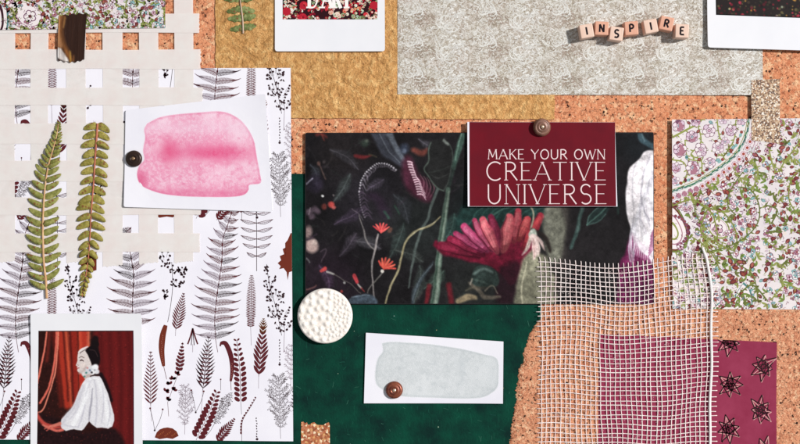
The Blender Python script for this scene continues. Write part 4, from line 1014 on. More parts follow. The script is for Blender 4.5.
p.fill([(470, 278), (474, 268), (484, 265.5), (494, 269), (499, 278), (496, 284), (482, 286), (472, 284)], (46, 60, 56), 1.6, 1, True, .3, 3); S([(473, 274), (482, 269), (492, 272)], 2.5, (112, 134, 128), 2.2, .7); S([(474, 280), (486, 283)], 1.2, (90, 110, 100), 1.5, .5)
S([(468, 283), (478, 290), (484, 296), (500, 296)], [2, 4, 5, 3], (108, 98, 84), 2, .8); S([(458, 300), (466, 296), (474, 297)], [5, 6, 4], (140, 122, 92), 2, .9); S([(484, 290), (492, 284), (498, 292)], 1.2, (140, 130, 112), 1.2, .7); S([(469, 284), (471, 279)], 1.5, (150, 144, 130), 1, .8)
# grey-green pods on the right
p.fill([(546, 206), (556, 203), (568, 206), (569, 225), (566, 245), (560, 262), (550, 262), (545, 240), (543, 222)], (112, 112, 98), 4, 1, True, .28, 4)
p.fill([(532, 250), (524, 258), (519, 270), (516, 290), (517, 305), (553, 305), (556, 285), (550, 262), (543, 254)], (128, 126, 104), 3, 1, True, .28, 4)
S([(527, 262), (521, 285), (522, 303)], 1.2, (196, 190, 160), 1.2, .8); S([(566, 206), (572, 230), (566, 262), (560, 290)], [14, 12, 10, 10], (56, 50, 48), 5, .8); S([(548, 210), (549, 230)], 4, (146, 146, 130), 4, .5); S([(535, 262), (536, 290)], 7, (150, 148, 124), 5, .5)
S([(528, 203), (533, 211), (533, 220), (531, 230)], [1.4, 1.8, 2], (150, 142, 120), .9, 1); S([(532, 231), (540, 234), (547, 240), (551, 251)], [3, 5, 3], (42, 34, 32), 2, .9)
p.fill([(531, 231), (534, 229.5), (537, 232), (537.5, 238), (535, 242), (531.5, 240), (530, 236)], (150, 160, 146), 1.4, 1)
for (pts, w_, c) in (([(532, 238), (529, 246), (523, 255)], [2.5, 4, .6], (186, 172, 160)), ([(536, 237), (542, 243), (545, 250)], [2.5, 4, .6], (196, 168, 162)), ([(534, 237), (536, 248), (534, 260)], [4, 7.5, .6], (208, 180, 174)), ([(535.5, 238), (539, 248), (538.5, 256)], [2, 3, .4], (222, 200, 192))):
    S(pts, w_, c, 1.6, .95)
S([(534, 240), (535, 257)], .7, (150, 108, 104), 1.2, .8); S([(531, 242), (526, 252)], .8, (120, 100, 92), 1.2, .7); S([(537, 240), (540, 253)], .7, (140, 110, 104), 1.2, .7); p.dab(532.5, 232.5, 1.3, (206, 210, 198), 1.4, .8)
# right dark field, stem and leaf
p.fill([(570, 205), (625, 205), (628, 235), (622, 262), (620, 304), (575, 304), (566, 270)], (33, 30, 32), 8, .9)
S([(584, 204), (580, 220), (575, 238), (572, 248)], [4, 4, 3], (58, 82, 78), 1.8, .9); S([(583, 206), (577, 232)], 1, (96, 118, 110), 1.4, .5)
p.fill([(587, 226), (591, 216), (600, 209), (608, 207), (605, 215), (598, 223)], (34, 52, 50), 1.5, .9); S([(587, 226), (597, 218), (607, 207)], 1, (84, 124, 112), 1, .8); S([(587, 226), (591, 216), (600, 209), (612, 206)], .9, (90, 130, 120), 1, .7); S([(588, 226), (598, 223), (605, 215)], .9, (76, 112, 104), 1, .7)
S([(607, 207), (614, 205), (616, 214)], 2, (44, 74, 66), 2, .7)
S([(639, 131), (642, 140), (653, 148)], [4, 6, 5], (70, 100, 112), 2, .9); S([(641, 133), (645, 142)], 1.2, (120, 150, 158), 1.2, .6)
# white bloom
wb = [(656, 151), (645, 153), (638, 160), (630, 170), (626, 182), (623.5, 200), (625, 215), (630, 230), (634, 240), (640, 250), (648, 258), (656, 262)]
p.fill([(640, 240), (632, 232), (628, 240), (625, 252), (618, 264), (617, 285), (621, 304), (656, 304), (656, 235)], (112, 26, 76), 3, .95, True, .35, 4)
for k in range(26): S([(630 + k * .9, 238 + k * .5), (626 + k, 258 + p.rs.uniform(-3, 3)), (620 + k * 1.4, 285 + p.rs.uniform(-8, 15))], .9, [(160, 50, 110), (84, 16, 56), (180, 90, 140)][k % 3], 1, .5)
p.fill(wb, (238, 230, 234), 1.6, 1, True, .08, 5)
for k in range(30):
    x = 627 + k * .95; y0 = 235 - k * 2.6 + p.rs.uniform(-6, 6)
    S([(x + 4, max(154, y0 - 10)), (x + p.rs.uniform(-1, 2), y0 + 12), (x + 3 + p.rs.uniform(-2, 3), y0 + 32)], p.rs.uniform(.6, 1.6), [(226, 226, 232), (178, 176, 188), (166, 160, 176), (232, 230, 236)][k % 4], 1.1, .6)
S([(650, 156), (642, 176), (641, 200), (648, 220)], [1, 1.6, 1.4], (150, 146, 160), 1.4, .7); S([(636, 164), (631, 185), (632, 210)], 1, (168, 164, 176), 1.2, .6)
for k in range(12): S([(632 + k * 1.7, 236 + k * 1.4), (634 + k * 1.7, 246 + k * 1.3), (633 + k * 1.9, 254 + k * 1.2)], [1.6, 1, .3], (222, 206, 218), .9, .85)
for k in range(8): S([(653, 228 + k * 3), (650 - k * .4, 236 + k * 3)], 1.1, (140, 40, 96), 1, .7)
p.warp(.45, 12); p.warp(1.6, 34)
lum = p.a.mean(2, keepdims=True); p.a = lum + (p.a - lum) * .8
nz = vnoise(p.h, p.w, 5 * 2.3, p.rs, 4, .85)[..., None]; nz2 = vnoise(p.h, p.w, 40 * 2.3, p.rs, 3, .6)[..., None]
p.a = p.a * (.7 + .6 * nz) * (.66 + .66 * nz2); p.a = 255 * (p.a.clip(0, 255) / 255) ** 1.06
p.a = np.clip(p.a + (p.rs.rand(p.h, p.w, 1) - .5) * 8, 0, 255)
p.build('painted_print', 3.14, root, INKG)

#=============================================================== slogan card
root = empty('slogan_card', (541, 164, 3.2), 'maroon card lettered make your own creative universe, held by a bronze pin', 'card')
out = [(467, 122.5), (614, 122.8), (616, 206.6), (467.3, 206.6)]
v, f = prism(out, 4.4, 5.3); mk('card', v, f, WHITE, root)
A = Art([(469, 122.6), (614, 122.9), (614.8, 206.4), (469.1, 206.4)], 5.36)
wt = rgb(236, 214, 214)
rt = .004
write(A, 'MAKE YOUR OWN', 487.5, 149.8, 604, 159.6, 1.0, wt, .16, .6, .9)
write(A, 'CREATIVE', 486.5, 162.3, 604.5, 180.6, 1.25, wt, .17, .5, 1.9)
write(A, 'UNIVERSE', 486.5, 184.5, 605, 204.2, 1.25, wt, .18, .5, 1.9)
sheet_art('printed_front', [(469, 122.6), (614, 122.9), (614.8, 206.4), (469.1, 206.4)], 5.3, 5.36, mat_paper('burgundy_card', rgb(108, 14, 30), .5, rgb(98, 15, 30), 40, gd=.00006), A, parent=root)

#=============================================================== instant photos
def film(corners, z0, th, win, label, zc=.05):
    cx = sum(c[0] for c in corners) / 4; cy = sum(c[1] for c in corners) / 4
    root = empty('instant_photo', (cx, cy, z0), label, 'instant photo')
    v, f = prism(rounded(corners, 3.0), z0, z0 + th); mk('film_border', v, f, POLA, root); return root
# top middle: roses with lettering
root = film([(275, -54), (384.6, -54), (385, 52), (275.3, 52)], 1.5, 1.0, None, 'white-bordered instant photo of crowded roses with white lettering, on the gold paper')
rect = [(282.8, -46), (378, -46), (377.5, 20), (283, 20)]
A = Art(rect, 2.6); rd = random.Random(6)
pal = [rgb(178, 34, 52), rgb(206, 58, 66), rgb(230, 208, 190), rgb(226, 176, 160), rgb(150, 170, 130), rgb(110, 116, 80), rgb(232, 226, 214), rgb(226, 150, 110), rgb(130, 20, 40), rgb(196, 214, 190)]
for i in range(620):
    A.k = i // 30; x, y = rd.uniform(281, 380), rd.uniform(-48, 22); c = rd.choice(pal); r = rd.uniform(1.0, 2.6)
    if rd.random() < .4: A.disc(x, y, r, c, 9); A.k += 1; A.disc(x + .2, y, r * .6, rd.choice(pal), 7); A.disc(x - r * .5, y + r * .3, r * .3, pal[8], 6)
    else:
        for k in range(3): A.leaf(x, y, rd.uniform(0, 6.3), r * 1.5, r * .7, c)
for (x, y) in ((304, 6), (287, 12), (374, 6), (303, 18), (350, -20), (300, -30)):
    A.k = 23; A.disc(x, y, 4.2, pal[0], 12); A.k = 24; A.disc(x + .6, y - .4, 2.6, pal[1], 9); A.k = 25; A.disc(x + .4, y, 1.3, pal[8], 7)
A.k = 28; write(A, "D'ART", 308.5, -12, 351, 8.8, 3.4, rgb(246, 240, 236), .12, .45, 3.0)
sheet_art('photo_print', rect, 2.5, 2.6, mat_paper('photo_dark', rgb(48, 20, 26), .35), A, INKG, root)
# top right: dark red berries
root = film([(705, -70), (822, -67), (820, 52), (706.3, 48.5)], 4.2, 1.0, None, 'white-bordered instant photo of a dark red-speckled hedge, at the top right corner')
p = Pic(714.5, -60, 812, 17, 2.2, (40, 34, 34), 8)
for k in range(700):
    x, y = p.rs.uniform(714, 812), p.rs.uniform(-58, 17)
    c = [(150, 34, 52), (60, 62, 44), (28, 24, 26), (96, 30, 40), (70, 60, 50), (30, 36, 30), (120, 110, 70)][p.rs.randint(7)] if k % 9 else [(206, 150, 70), (210, 60, 84), (180, 190, 160)][p.rs.randint(3)]
    p.dab(x, y, p.rs.uniform(.4, 1.6), c, 1.0, .7)
p.stroke([(714.5, 16.6), (812, 16.6)], 1.2, (14, 10, 12), .6, 1, smooth=False); p.stroke([(715, -60), (715, 17)], 1.2, (14, 10, 12), .6, 1, smooth=False)
p.build('photo_print', 5.26, root, INKG, [(713, -60), (812, -57), (811, 19.5), (714.5, 16)])
# bottom left: woman in white blouse
root = film([(32, 313.2), (142.8, 313), (143.5, 470), (31.5, 470)], 2.4, .9, None, 'white-bordered instant photo of a dark-haired woman in a white blouse before red curtains')
p = Pic(38.5, 330, 134.5, 455, 3.2, (44, 20, 18), 12); S = p.stroke
n = vnoise(p.h, p.w, 9, p.rs, 4, .8)[..., None]; p.a *= .7 + .6 * n
p.fill([(93, 325), (140, 325), (140, 460), (112, 460), (102, 390)], (112, 28, 28), 6, .95, False)
for x in (101, 110, 120, 129): S([(x, 325), (x + 2, 380), (x + 1, 450)], [5, 5, 4], (70, 18, 20), 6, .7, smooth=False)
for (x0, x1, w, c) in ((60, 68, 9, (176, 52, 36)), (74, 78, 11, (150, 40, 30)), (84, 84, 9, (186, 56, 40)), (66, 72, 3, (222, 92, 62)), (80, 80, 3, (214, 84, 58)), (89.5, 86, 2.2, (240, 120, 90)), (54, 62, 5, (96, 28, 22))):
    S([(x0, 326), ((x0 + x1) / 2, 365), (x1, 405)], [w, w, w * .7], c, 3.5, .9, smooth=False)
for (x0, x1) in ((70, 74), (63, 69), (78, 79.5)): S([(x0, 326), (x1, 400)], 1.8, (70, 20, 18), 2, .8, smooth=False)
S([(47.5, 328), (44, 352), (38, 382)], 1.8, (214, 112, 94), 1, 1); S([(57, 328), (55, 360), (50, 385), (41, 402)], [2, 2.2, 2], (208, 100, 84), 1, 1); S([(58.5, 330), (56, 370), (48, 398), (43, 410), (38, 412)], 1.4, (236, 140, 116), 1, .9); S([(50, 330), (47, 360)], 3, (110, 36, 30), 3, .8)
p.fill([(36, 412), (60, 418), (84, 432), (116, 428), (122, 460), (36, 460)], (34, 18, 20), 4, .97, True, .3, 2)
S([(37, 412), (44, 422), (54, 426), (66, 426)], [3, 4, 4, 3], (196, 76, 66), 2, .9); S([(50, 427), (58, 430), (64, 429)], 2.6, (222, 110, 96), 1.2, .9); S([(54, 425), (62, 426)], 1, (120, 40, 40), 1, .7)
for k in range(420):                                             # print grain in the dark curtain
    p.dab(p.rs.uniform(39, 134), p.rs.uniform(331, 450), .5, [(190, 70, 60), (20, 10, 10), (150, 44, 40)][k % 3], .6, .28)
S([(96, 338), (95, 348), (97, 362)], [6, 9, 7], (24, 16, 18), 2, .95)
S([(101, 374), (106, 384), (112, 400)], [4, 5, 3], (24, 14, 18), 2, .95)
S([(82, 376), (81, 381)], [4, 3], (170, 44, 36), 1, .9)
# neck and face in profile, looking left
p.fill([(84, 368), (91, 366), (94, 374), (90, 379), (85, 378)], (190, 172, 166), 1, 1)
face = [(85, 347.5), (81, 349.5), (78.4, 353), (77.6, 357), (77.8, 359.6), (76.4, 363.4), (76.3, 364.6), (77.7, 365.2), (77.2, 367), (77.9, 368), (77.4, 369.6), (78.6, 371.6), (81.5, 373.2), (85, 372), (89, 369), (92, 364), (92, 355), (89, 348.5)]
p.fill(face, (216, 204, 200), .8, 1, False)
S([(86, 366), (84, 371), (80, 372.6)], [3, 3, 2], (176, 158, 154), 2, .7); p.dab(83.5, 364.5, 2.6, (230, 214, 208), 2, .8)
S([(80.6, 360.2), (82.2, 359.5), (84, 360.3)], [1.0, 1.3, .6], (60, 36, 36), .6, 1); S([(79.6, 357.2), (82, 356), (84.6, 357)], .7, (90, 66, 62), .7, .85)
S([(77.4, 367.2), (79.4, 367.4)], 1.0, (160, 70, 74), .7, .9); S([(77.8, 363.6), (78.8, 364.6)], .6, (150, 120, 116), .6, .8)
S([(79, 352), (83, 348), (88, 346.4)], [1, 1.6, 1.2], (238, 236, 236), 1, .9); S([(80.6, 353), (84, 350), (87, 348)], .6, (40, 26, 28), .6, .8)
p.fill([(85.5, 350), (88, 347), (92, 345), (97, 347), (100, 353), (100, 360), (97.5, 365), (93.5, 365), (91, 360.5), (88.5, 355)], (22, 15, 18), 1, 1); p.dab(96, 343.5, 3.6, (24, 16, 18), 1.5, 1, 3.6)
S([(90, 349), (95, 350), (98, 356)], .7, (70, 52, 52), .9, .7)
for (x, y, r_, c) in ((92, 367.5, 3.2, (214, 214, 216)), (96, 366.5, 3.2, (236, 236, 238)), (88.5, 370.5, 3.2, (206, 206, 210)), (97, 371, 2.6, (218, 218, 222)), (84.5, 373.5, 2.4, (214, 208, 208)), (93, 371.5, 2.4, (232, 232, 234))): p.dab(x, y, r_, c, 1.6, 1)
for (x, y, c) in ((86.5, 372, (60, 120, 110)), (92, 371.6, (30, 26, 34)), (85, 376, (70, 130, 120)), (88, 367, (200, 130, 130)), (90.5, 369.5, (96, 110, 140)), (95, 369, (150, 150, 160))): p.dab(x, y, 1.0, c, 1, .85)
S([(91, 375.5), (96, 374.2), (100.5, 374)], 1.2, (36, 22, 28), .8, 1)
bl = [(86.5, 378), (90, 376.5), (95, 375.4), (100, 375.5), (102.5, 379), (105.5, 386), (109, 395), (112, 405), (114.6, 414), (114.8, 420), (112.5, 426), (109, 428), (103, 426.8), (97.5, 427), (93, 423.5), (90.2, 420.6), (88.2, 423), (85, 427.8), (82.5, 429.6), (75, 428.6), (67, 430), (63, 427.5), (61.8, 423.5), (62.6, 419), (66.5, 413.5), (71, 408.5), (74.5, 403), (77.5, 396), (80, 389), (82.5, 383)]
p.fill(bl, (222, 220, 224), .9, 1, False)
S([(84, 386), (80, 396), (75, 406), (67, 416), (64, 424)], [3, 4, 4, 4], (196, 194, 202), 3, .7)                       # underside of the sleeve
S([(93, 388), (92, 400), (90.5, 412), (90, 420)], [.8, 1.6, 1.8, 1], (150, 148, 160), 1.3, .85)                       # sleeve against the torso
for (pts, w_, c, a_) in (([(98, 378), (103, 392), (107, 408), (109, 424)], [2, 4, 4], (238, 238, 240), .8), ([(88, 384), (86, 398), (80, 412), (74, 424)], [3, 4, 4], (240, 240, 242), .8), ([(95, 380), (97, 396), (97, 414), (96, 424)], [1, 1.6, 1.4], (186, 184, 194), .75),
        ([(103, 388), (104, 404), (102, 422)], [.8, 1.5, 1], (190, 188, 198), .75), ([(109, 400), (110.5, 412), (108, 425)], [.8, 1.5, .8], (186, 184, 194), .7), ([(82, 394), (78, 408), (71, 418)], [.6, 1.4, .8], (192, 190, 200), .75), ([(86, 404), (83, 416), (79, 426)], [.7, 1.4, .8], (184, 182, 194), .75),
        ([(66, 424), (72, 426), (80, 426)], [.6, 1.2, .6], (182, 180, 190), .7), ([(92, 380), (88, 388), (86, 396)], [.6, 1.2, .6], (200, 198, 206), .8), ([(88, 379), (94, 378), (100, 378)], [.6, 1.4, .6], (238, 238, 242), .8)):
    S(pts, w_, c, 1.6, a_)
S([(61, 423), (55, 425), (49, 426.5), (44, 424)], [3.4, 3, 2.6, 1.5], (206, 116, 100), 1.2, .95); S([(50, 426), (46, 428)], 1.2, (196, 96, 84), 1, .9); S([(52, 427), (48, 430)], 1.2, (186, 86, 76), 1, .9)
p.warp(.3, 7); nz = vnoise(p.h, p.w, 3, p.rs, 2, .9)[..., None]; p.a = p.a * (.93 + .14 * nz)
p.stroke([(38.5, 330.4), (134.5, 330.4)], 1, (40, 22, 24), .6, .9, smooth=False); p.stroke([(134, 330), (134, 455)], 1.2, (60, 24, 36), .6, .9, smooth=False)
p.build('photo_print', 3.36, root, INKG, [(39.8, 330.3), (134.6, 330), (135, 455), (38, 455)])

#=============================================================== pressed fern fronds
def mat_leaf(name, a_, b_, c_):
    s = N(name); s.set(Roughness=.6); s.p.inputs['Specular IOR Level'].default_value = .3
    n = s.noise(220, 4, .65); c = s.ramp(n.outputs['Fac'], [(.3, a_), (.5, b_), (.7, c_)])
    vo = s.n('ShaderNodeTexVoronoi', {'Vector': s.co, 'Scale': 330}); sp = s.n('ShaderNodeSeparateColor', {0: vo.outputs['Color']})
    sp = s.mth('MULTIPLY', s.ramp(sp.outputs[0], [(.68, G(0)), (.7, G(1))]), s.ramp(vo.outputs['Distance'], [(.3, G(.8)), (.5, G(0))]))
    c = s.mix(sp, c, rgb(128, 66, 40))
    fine = s.noise(900, 3, .7); c = s.mix(s.ramp(fine.outputs['Fac'], [(.45, G(0)), (.7, G(.5))]), c, rgb(78, 84, 34)); s.base(c)
    b = s.bump(vo.outputs['Distance'], -.0007, .5); s.bump(fine.outputs['Fac'], .0006, .7, b); return s.m
LEAF = mat_leaf('pressed_fern_leaf', rgb(98, 98, 42), rgb(142, 142, 72), rgb(176, 170, 104))
LEAF2 = mat_leaf('yellowed_fern_leaf', rgb(112, 104, 40), rgb(156, 144, 66), rgb(186, 168, 92))
LEAF3 = mat_leaf('grey_green_leaf', rgb(70, 84, 40), rgb(116, 128, 70), rgb(174, 178, 120))
def stemmat(n, c1, c2):
    s = N(n); s.set(Roughness=.55); s.base(s.ramp(s.noise(90, 4).outputs['Fac'], [(.35, c1), (.65, c2)])); return s.m
def leaf_mesh(V, F, x, y, z, ang, L, wd, bend, rd, lift=1.0, lobes=0):
    ns, nc = 14, 7; px, py = x, y; b0 = len(V); tw = rd.uniform(-.5, .5)
    for i in range(ns + 1):
        t = i / ns; a = ang + bend * t ** 1.5; w = wd * .5 * (min(1, (t * 5 + .25)) ** .6) * (max(0, 1 - t ** 2.6)) ** .55
        if lobes: w *= 1 + .16 * sin(t * lobes * 6.28)
        else: w *= 1 + .05 * sin(t * 40)
        nx, ny = -sin(a), cos(a)
        for j in range(nc):
            v = (j / (nc - 1)) * 2 - 1
            zz = z + lift * (.4 + 1.2 * sin(pi * min(1, t * .9 + .1))) * (1 - .8 * abs(v) ** 1.7) - .4 * (1 - abs(v)) ** 3 * (1.2) + tw * v * .6 * t + rd.uniform(-.06, .06)
            V.append((px + nx * w * v, py + ny * w * v, max(z + .05, zz)))
        px += cos(a) * L / ns; py += sin(a) * L / ns
    for i in range(ns):
        for j in range(nc - 1):
            q = b0 + i * nc + j; F.append([q, q + nc, q + nc + 1, q + 1])
def tube(path, rads, z, n=7, flat=.7):
    V = []; F = []
    for i, (x, y) in enumerate(path):
        a = path[max(0, i - 1)]; b = path[min(len(path) - 1, i + 1)]; dx, dy = b[0] - a[0], b[1] - a[1]; l = hypot(dx, dy) or 1; nx, ny = -dy / l, dx / l
        r = rads[i] if isinstance(rads, list) else rads; zc = z[i] if isinstance(z, list) else z
        for k in range(n):
            t = 2 * pi * k / n; V.append((x + nx * r * cos(t), y + ny * r * cos(t), zc + flat * r * sin(t)))
    for i in range(len(path) - 1):
        for k in range(n): F.append([i * n + k, i * n + (k + 1) % n, (i + 1) * n + (k + 1) % n, (i + 1) * n + k])
    F.append(list(range(n))[::-1]); F.append([(len(path) - 1) * n + k for k in range(n)])
    return V, F
def flip_up(o):
    bm = bmesh.new(); bm.from_mesh(o.data)
    for f_ in bm.faces:
        if f_.normal.z < 0: f_.normal_flip()
    bm.to_mesh(o.data); bm.free()
def frond(label, path, z, tipfirst, gap, lens, widths, angf, mat, smat, rad, seed, stem_ext=0, lobes=0, jit=.12):
    rd = random.Random(seed); P = bez(path, 12); n = len(P)
    root = empty('fern_frond', (P[n // 2][0], P[n // 2][1], z), label, 'fern leaf', None)
    V, F = tube(P, [rad * (.35 + .65 * (i / n if tipfirst else 1 - i / n)) for i in range(n)], z + 1.5, 8, .8); mk('stem', V, F, smat, root, smooth=True)
    V = []; F = []; tot = sum(hypot(P[i + 1][0] - P[i][0], P[i + 1][1] - P[i][1]) for i in range(n - 1))
    d = 1.0; pos = []
    while d < tot - 1:
        pos.append(d); u = d / tot; d += gap(u)
    dens = along(P, .25); 
    for d in pos:
        x, y, a, t = dens[min(len(dens) - 1, int(d / .25))]
        if not tipfirst: a = a + pi; u = 1 - t
        else: u = t                                 # u: 0 at tip, a points from tip to base
        for sd in (-1, 1):
            L = lens(u, sd) * rd.uniform(.9, 1.08); A_ = a + pi + sd * (angf(u) + rd.uniform(-jit, jit))
            leaf_mesh(V, F, x + cos(A_) * .3, y + sin(A_) * .3 + rd.uniform(-.6, .6), z + .5 + rd.uniform(0, .4), A_, L, widths(u) * rd.uniform(.9, 1.1), -sd * rd.uniform(.25, .6), rd, rd.choice([rd.uniform(.5, 1.3), rd.uniform(1.2, 2.8)]), lobes)
    o = mk('leaflets', V, F, mat, root, smooth=True); flip_up(o)
    return root
S1 = stemmat('tan_stem', rgb(190, 140, 96), rgb(214, 176, 130)); S2 = stemmat('red_stem', rgb(150, 72, 56), rgb(196, 120, 84)); S3 = stemmat('pale_stem', rgb(176, 150, 128), rgb(196, 172, 150))
frond('pressed olive fern leaf whose narrow tip points up, lying on the ribbons', [(59.5, 123), (58, 135), (54, 150), (49.5, 166), (46.5, 185), (44.5, 210), (44, 235), (45, 262), (47, 280), (48, 298)], 2.2, True,
      lambda u: 2.3 + 6.8 * min(1, (u / .42) ** 1.1), lambda u, sd: 2.5 + 15.5 * min(1, (u / .42) ** .9) * (1.0 if sd < 0 else 1.03), lambda u: 1.8 + 4.7 * min(1, (u / .4)), lambda u: .85 + .42 * min(1, u / .5), LEAF, S1, 1.3, 31)
frond('pressed yellow-green fern leaf whose tip points down, lying on the ribbons', [(98.5, 124), (97.5, 140), (96, 160), (94.5, 185), (92, 215), (90.5, 245), (88, 268), (83, 297)], 2.2, False,
      lambda u: 9.0 if u < .68 else max(2.6, 9.0 - (u - .68) * 20), lambda u, sd: (3.0 + 15.5 * min(1, (u / .42) ** .8)) * (.82 if sd > 0 or u < .93 else .85), lambda u: 2.4 + 4.9 * min(1, (u / .35)), lambda u: .72 + .55 * min(1, u / .5), LEAF2, S2, 1.15, 32)
frond('small grey-green fern piece hanging in from the top edge, on the gold paper', [(236, -40), (239, -10), (241, 5), (243, 20), (243.5, 34)], .9, True,
      lambda u: 9.6, lambda u, sd: 14.5 * (1 if sd > 0 else 1.08) * (.9 if u > .9 else 1), lambda u: 7.0, lambda u: 1.72 + .1 * u, LEAF3, S3, .9, 33, lobes=2.5, jit=.25)

#=============================================================== pins
def lathe(prof, cx, cy, n=40, tilt=(0, 0)):
    V = []; F = []
    for (r, z) in prof:
        for k in range(n):
            a = 2 * pi * k / n; dx, dy = r * cos(a), r * sin(a); V.append((cx + dx, cy + dy, z + dx * tilt[0] + dy * tilt[1]))
    m = len(prof)
    for i in range(m - 1):
        for k in range(n): F.append([i * n + k, (i + 1) * n + k, (i + 1) * n + (k + 1) % n, i * n + (k + 1) % n])
    F.append([(m - 1) * n + k for k in range(n)][::-1]); F.append([k for k in range(n)])
    return V, F
def pinmat(name, c1, c2, metal, rough):
    s = N(name); s.set(Roughness=rough, Metallic=metal)
    w = s.noise(140, 4, .6); s.base(s.ramp(w.outputs['Fac'], [(.35, c1), (.65, c2)])); s.bump(s.noise(900, 2).outputs['Fac'], .0001, .5); return s.m
def pin(x, y, z, R, H, label, mh, mn, tilt=(0, 0)):
    root = empty('push_pin', (x, y, z), label, 'push pin')
    prof = [(R * .9, z + .05), (R * .985, z + .5), (R, z + 1.2), (R * .97, z + H * .5), (R * .86, z + H * .72), (R * .7, z + H * .84), (R * .66, z + H * .80), (R * .6, z + H * .82), (R * .45, z + H * .93), (R * .33, z + H * .96), (R * .30, z + H * .88), (R * .05, z + H * .9)]
    V, F = lathe(prof, x, y, 48, tilt); o = mk('head', V, F, mh, root, smooth=True); fix(o)
    prof = [(R * .22, z + H * .85), (R * .22, z + H * 1.02), (R * .17, z + H * 1.1), (R * .05, z + H * 1.14)]
    V, F = lathe(prof, x, y, 24, tilt); o = mk('centre_rivet', V, F, mn, root, smooth=True); fix(o)
def fix(o):
    bm = bmesh.new(); bm.from_mesh(o.data); bmesh.ops.recalc_face_normals(bm, faces=bm.faces[:]); bm.to_mesh(o.data); bm.free()
pin(135, 159, 3.6, 8.3, 4.5, 'near-black domed push pin on the left edge of the pink watercolour card', pinmat('black_bronze', rgb(44, 32, 28), rgb(62, 44, 36), .5, .35), pinmat('bronze_tip', rgb(150, 120, 90), rgb(190, 160, 130), .8, .3))
pin(541, 128, 5.36, 9.0, 6.5, 'antique bronze push pin at the top of the maroon slogan card', pinmat('antique_bronze', rgb(96, 64, 52), rgb(140, 98, 80), .15, .42), pinmat('bright_tip', rgb(200, 170, 140), rgb(230, 205, 180), .8, .3), tilt=(-.10, -.05))
pin(394.3, 389.3, 2.5, 8.6, 4.5, 'copper red push pin on the lower left of the grey watercolour card', pinmat('copper', rgb(96, 46, 36), rgb(150, 84, 60), .5, .36), pinmat('copper_tip', rgb(220, 180, 150), rgb(236, 205, 180), .8, .3), tilt=(-.05, .06))

#=============================================================== lettered cubes
def bmat(n, c1, c2):
    s = N(n); s.set(Roughness=.55); s.p.inputs['Specular IOR Level'].default_value = .3
    g = s.noise(240, 4, .6, s.map((1, .1, 1), (0, 0, .3))); s.base(s.ramp(g.outputs['Fac'], [(.35, c1), (.65, c2)])); s.bump(g.outputs['Fac'], .00015, .5); return s.m
B1 = bmat('pale_wood', rgb(238, 208, 190), rgb(226, 190, 170)); B2 = bmat('salmon_wood', rgb(228, 174, 148), rgb(218, 158, 132))
blocks = [('I', 586.7, 31, -10, 0, 'pale wooden cube lettered I, leftmost of the row spelling a word'), ('N', 601.8, 28.3, 2, 1, 'salmon wooden cube lettered N'), ('S', 616.6, 33.7, 8, 0, 'pale wooden cube lettered S, sitting lowest in the row'),
          ('P', 631.5, 28.2, -4, 1, 'salmon wooden cube lettered P'), ('I', 650.9, 26.1, -11, 0, 'pale wooden cube lettered I, standing between P and R'), ('R', 666.7, 23.5, 12, 1, 'salmon wooden cube lettered R, highest and most tilted'), ('E', 682.1, 31, 2, 0, 'pale wooden cube lettered E, rightmost of the row')]
HB = 12.0
for (ch, px, py, rot, c, lab) in blocks:
    k = 1 - (HB + 1.4) / 1100.0; x, y = 400 + (px - 400) * k, 222 + (py - 222) * k; r = radians(rot); z0 = 1.4; sz = 6.75; bv = .9
    root = empty('letter_cube', (x, y, z0), lab, 'letter cube', 'wooden cubes spelling a word')
    bm = bmesh.new(); bmesh.ops.create_cube(bm, size=1)
    for v_ in bm.verts: v_.co = (v_.co.x * sz * 2 * U, v_.co.y * sz * 2 * U, (v_.co.z + .5) * HB * U)
    bmesh.ops.bevel(bm, geom=bm.edges[:], offset=bv * U, segments=3, affect='EDGES', profile=.5)
    for v_ in bm.verts:
        X_, Y_ = v_.co.x, v_.co.y; v_.co.x = X_ * cos(-r) - Y_ * sin(-r); v_.co.y = X_ * sin(-r) + Y_ * cos(-r)
    me = bpy.data.meshes.new('wooden_cube'); bm.to_mesh(me); bm.free(); me.materials.append([B1, B2][c]); o = bpy.data.objects.new('wooden_cube', me); C.objects.link(o); o.parent = root
    A = Art([(x - 9, y - 9), (x + 9, y - 9), (x + 9, y + 9), (x - 9, y + 9)], z0 + HB)
    w_ = {'I': .5, 'N': 4.8, 'S': 4.4, 'P': 4.4, 'R': 4.6, 'E': 4.2}[ch]
    write(A, ch, x - w_ / 2, y - 3.8, x + w_ / 2, y + 3.8, 1.85, rgb(34, 26, 30), .1, .95, 0, r)
    mk('letter', A.v, A.f, INK, root, cols=A.c)

#=============================================================== glitter tapes
def glit(name, cols, scale):
    s = N(name); vo = s.n('ShaderNodeTexVoronoi', {'Vector': s.co, 'Scale': scale}); sp = s.n('ShaderNodeSeparateColor', {0: vo.outputs['Color']})
    n = len(cols); s.base(s.ramp(sp.outputs[0], [(i / n, c) for i, c in enumerate(cols)], 'CONSTANT'))
    s.set(Roughness=.45, Metallic=.1)
    b = s.n('ShaderNodeBump', {'Height': sp.outputs[1], 'Distance': .0012, 'Strength': .8}); s.link(b.outputs[0], s.p.inputs['Normal']); return s.m
g1 = glit('gold_glitter', [rgb(112, 80, 58), rgb(190, 158, 126), rgb(156, 118, 88), rgb(226, 208, 184), rgb(90, 62, 46), rgb(196, 166, 132), rgb(170, 130, 100), rgb(236, 226, 212)], 820)
v, f = prism([(750.3, 80.5), (778.5, 79.5), (779, 144), (750.6, 140.5)], 2.95, 3.2); o = mk('glitter_tape', v, f, g1); tag(o, 'pale gold glitter tape joining the silver paper and the paisley sheet, upper right', 'tape')
g2 = glit('copper_glitter', [rgb(150, 84, 52), rgb(196, 118, 76), rgb(226, 168, 110), rgb(180, 96, 62), rgb(250, 226, 190), rgb(200, 130, 96), rgb(168, 96, 60), rgb(214, 150, 110)], 480)
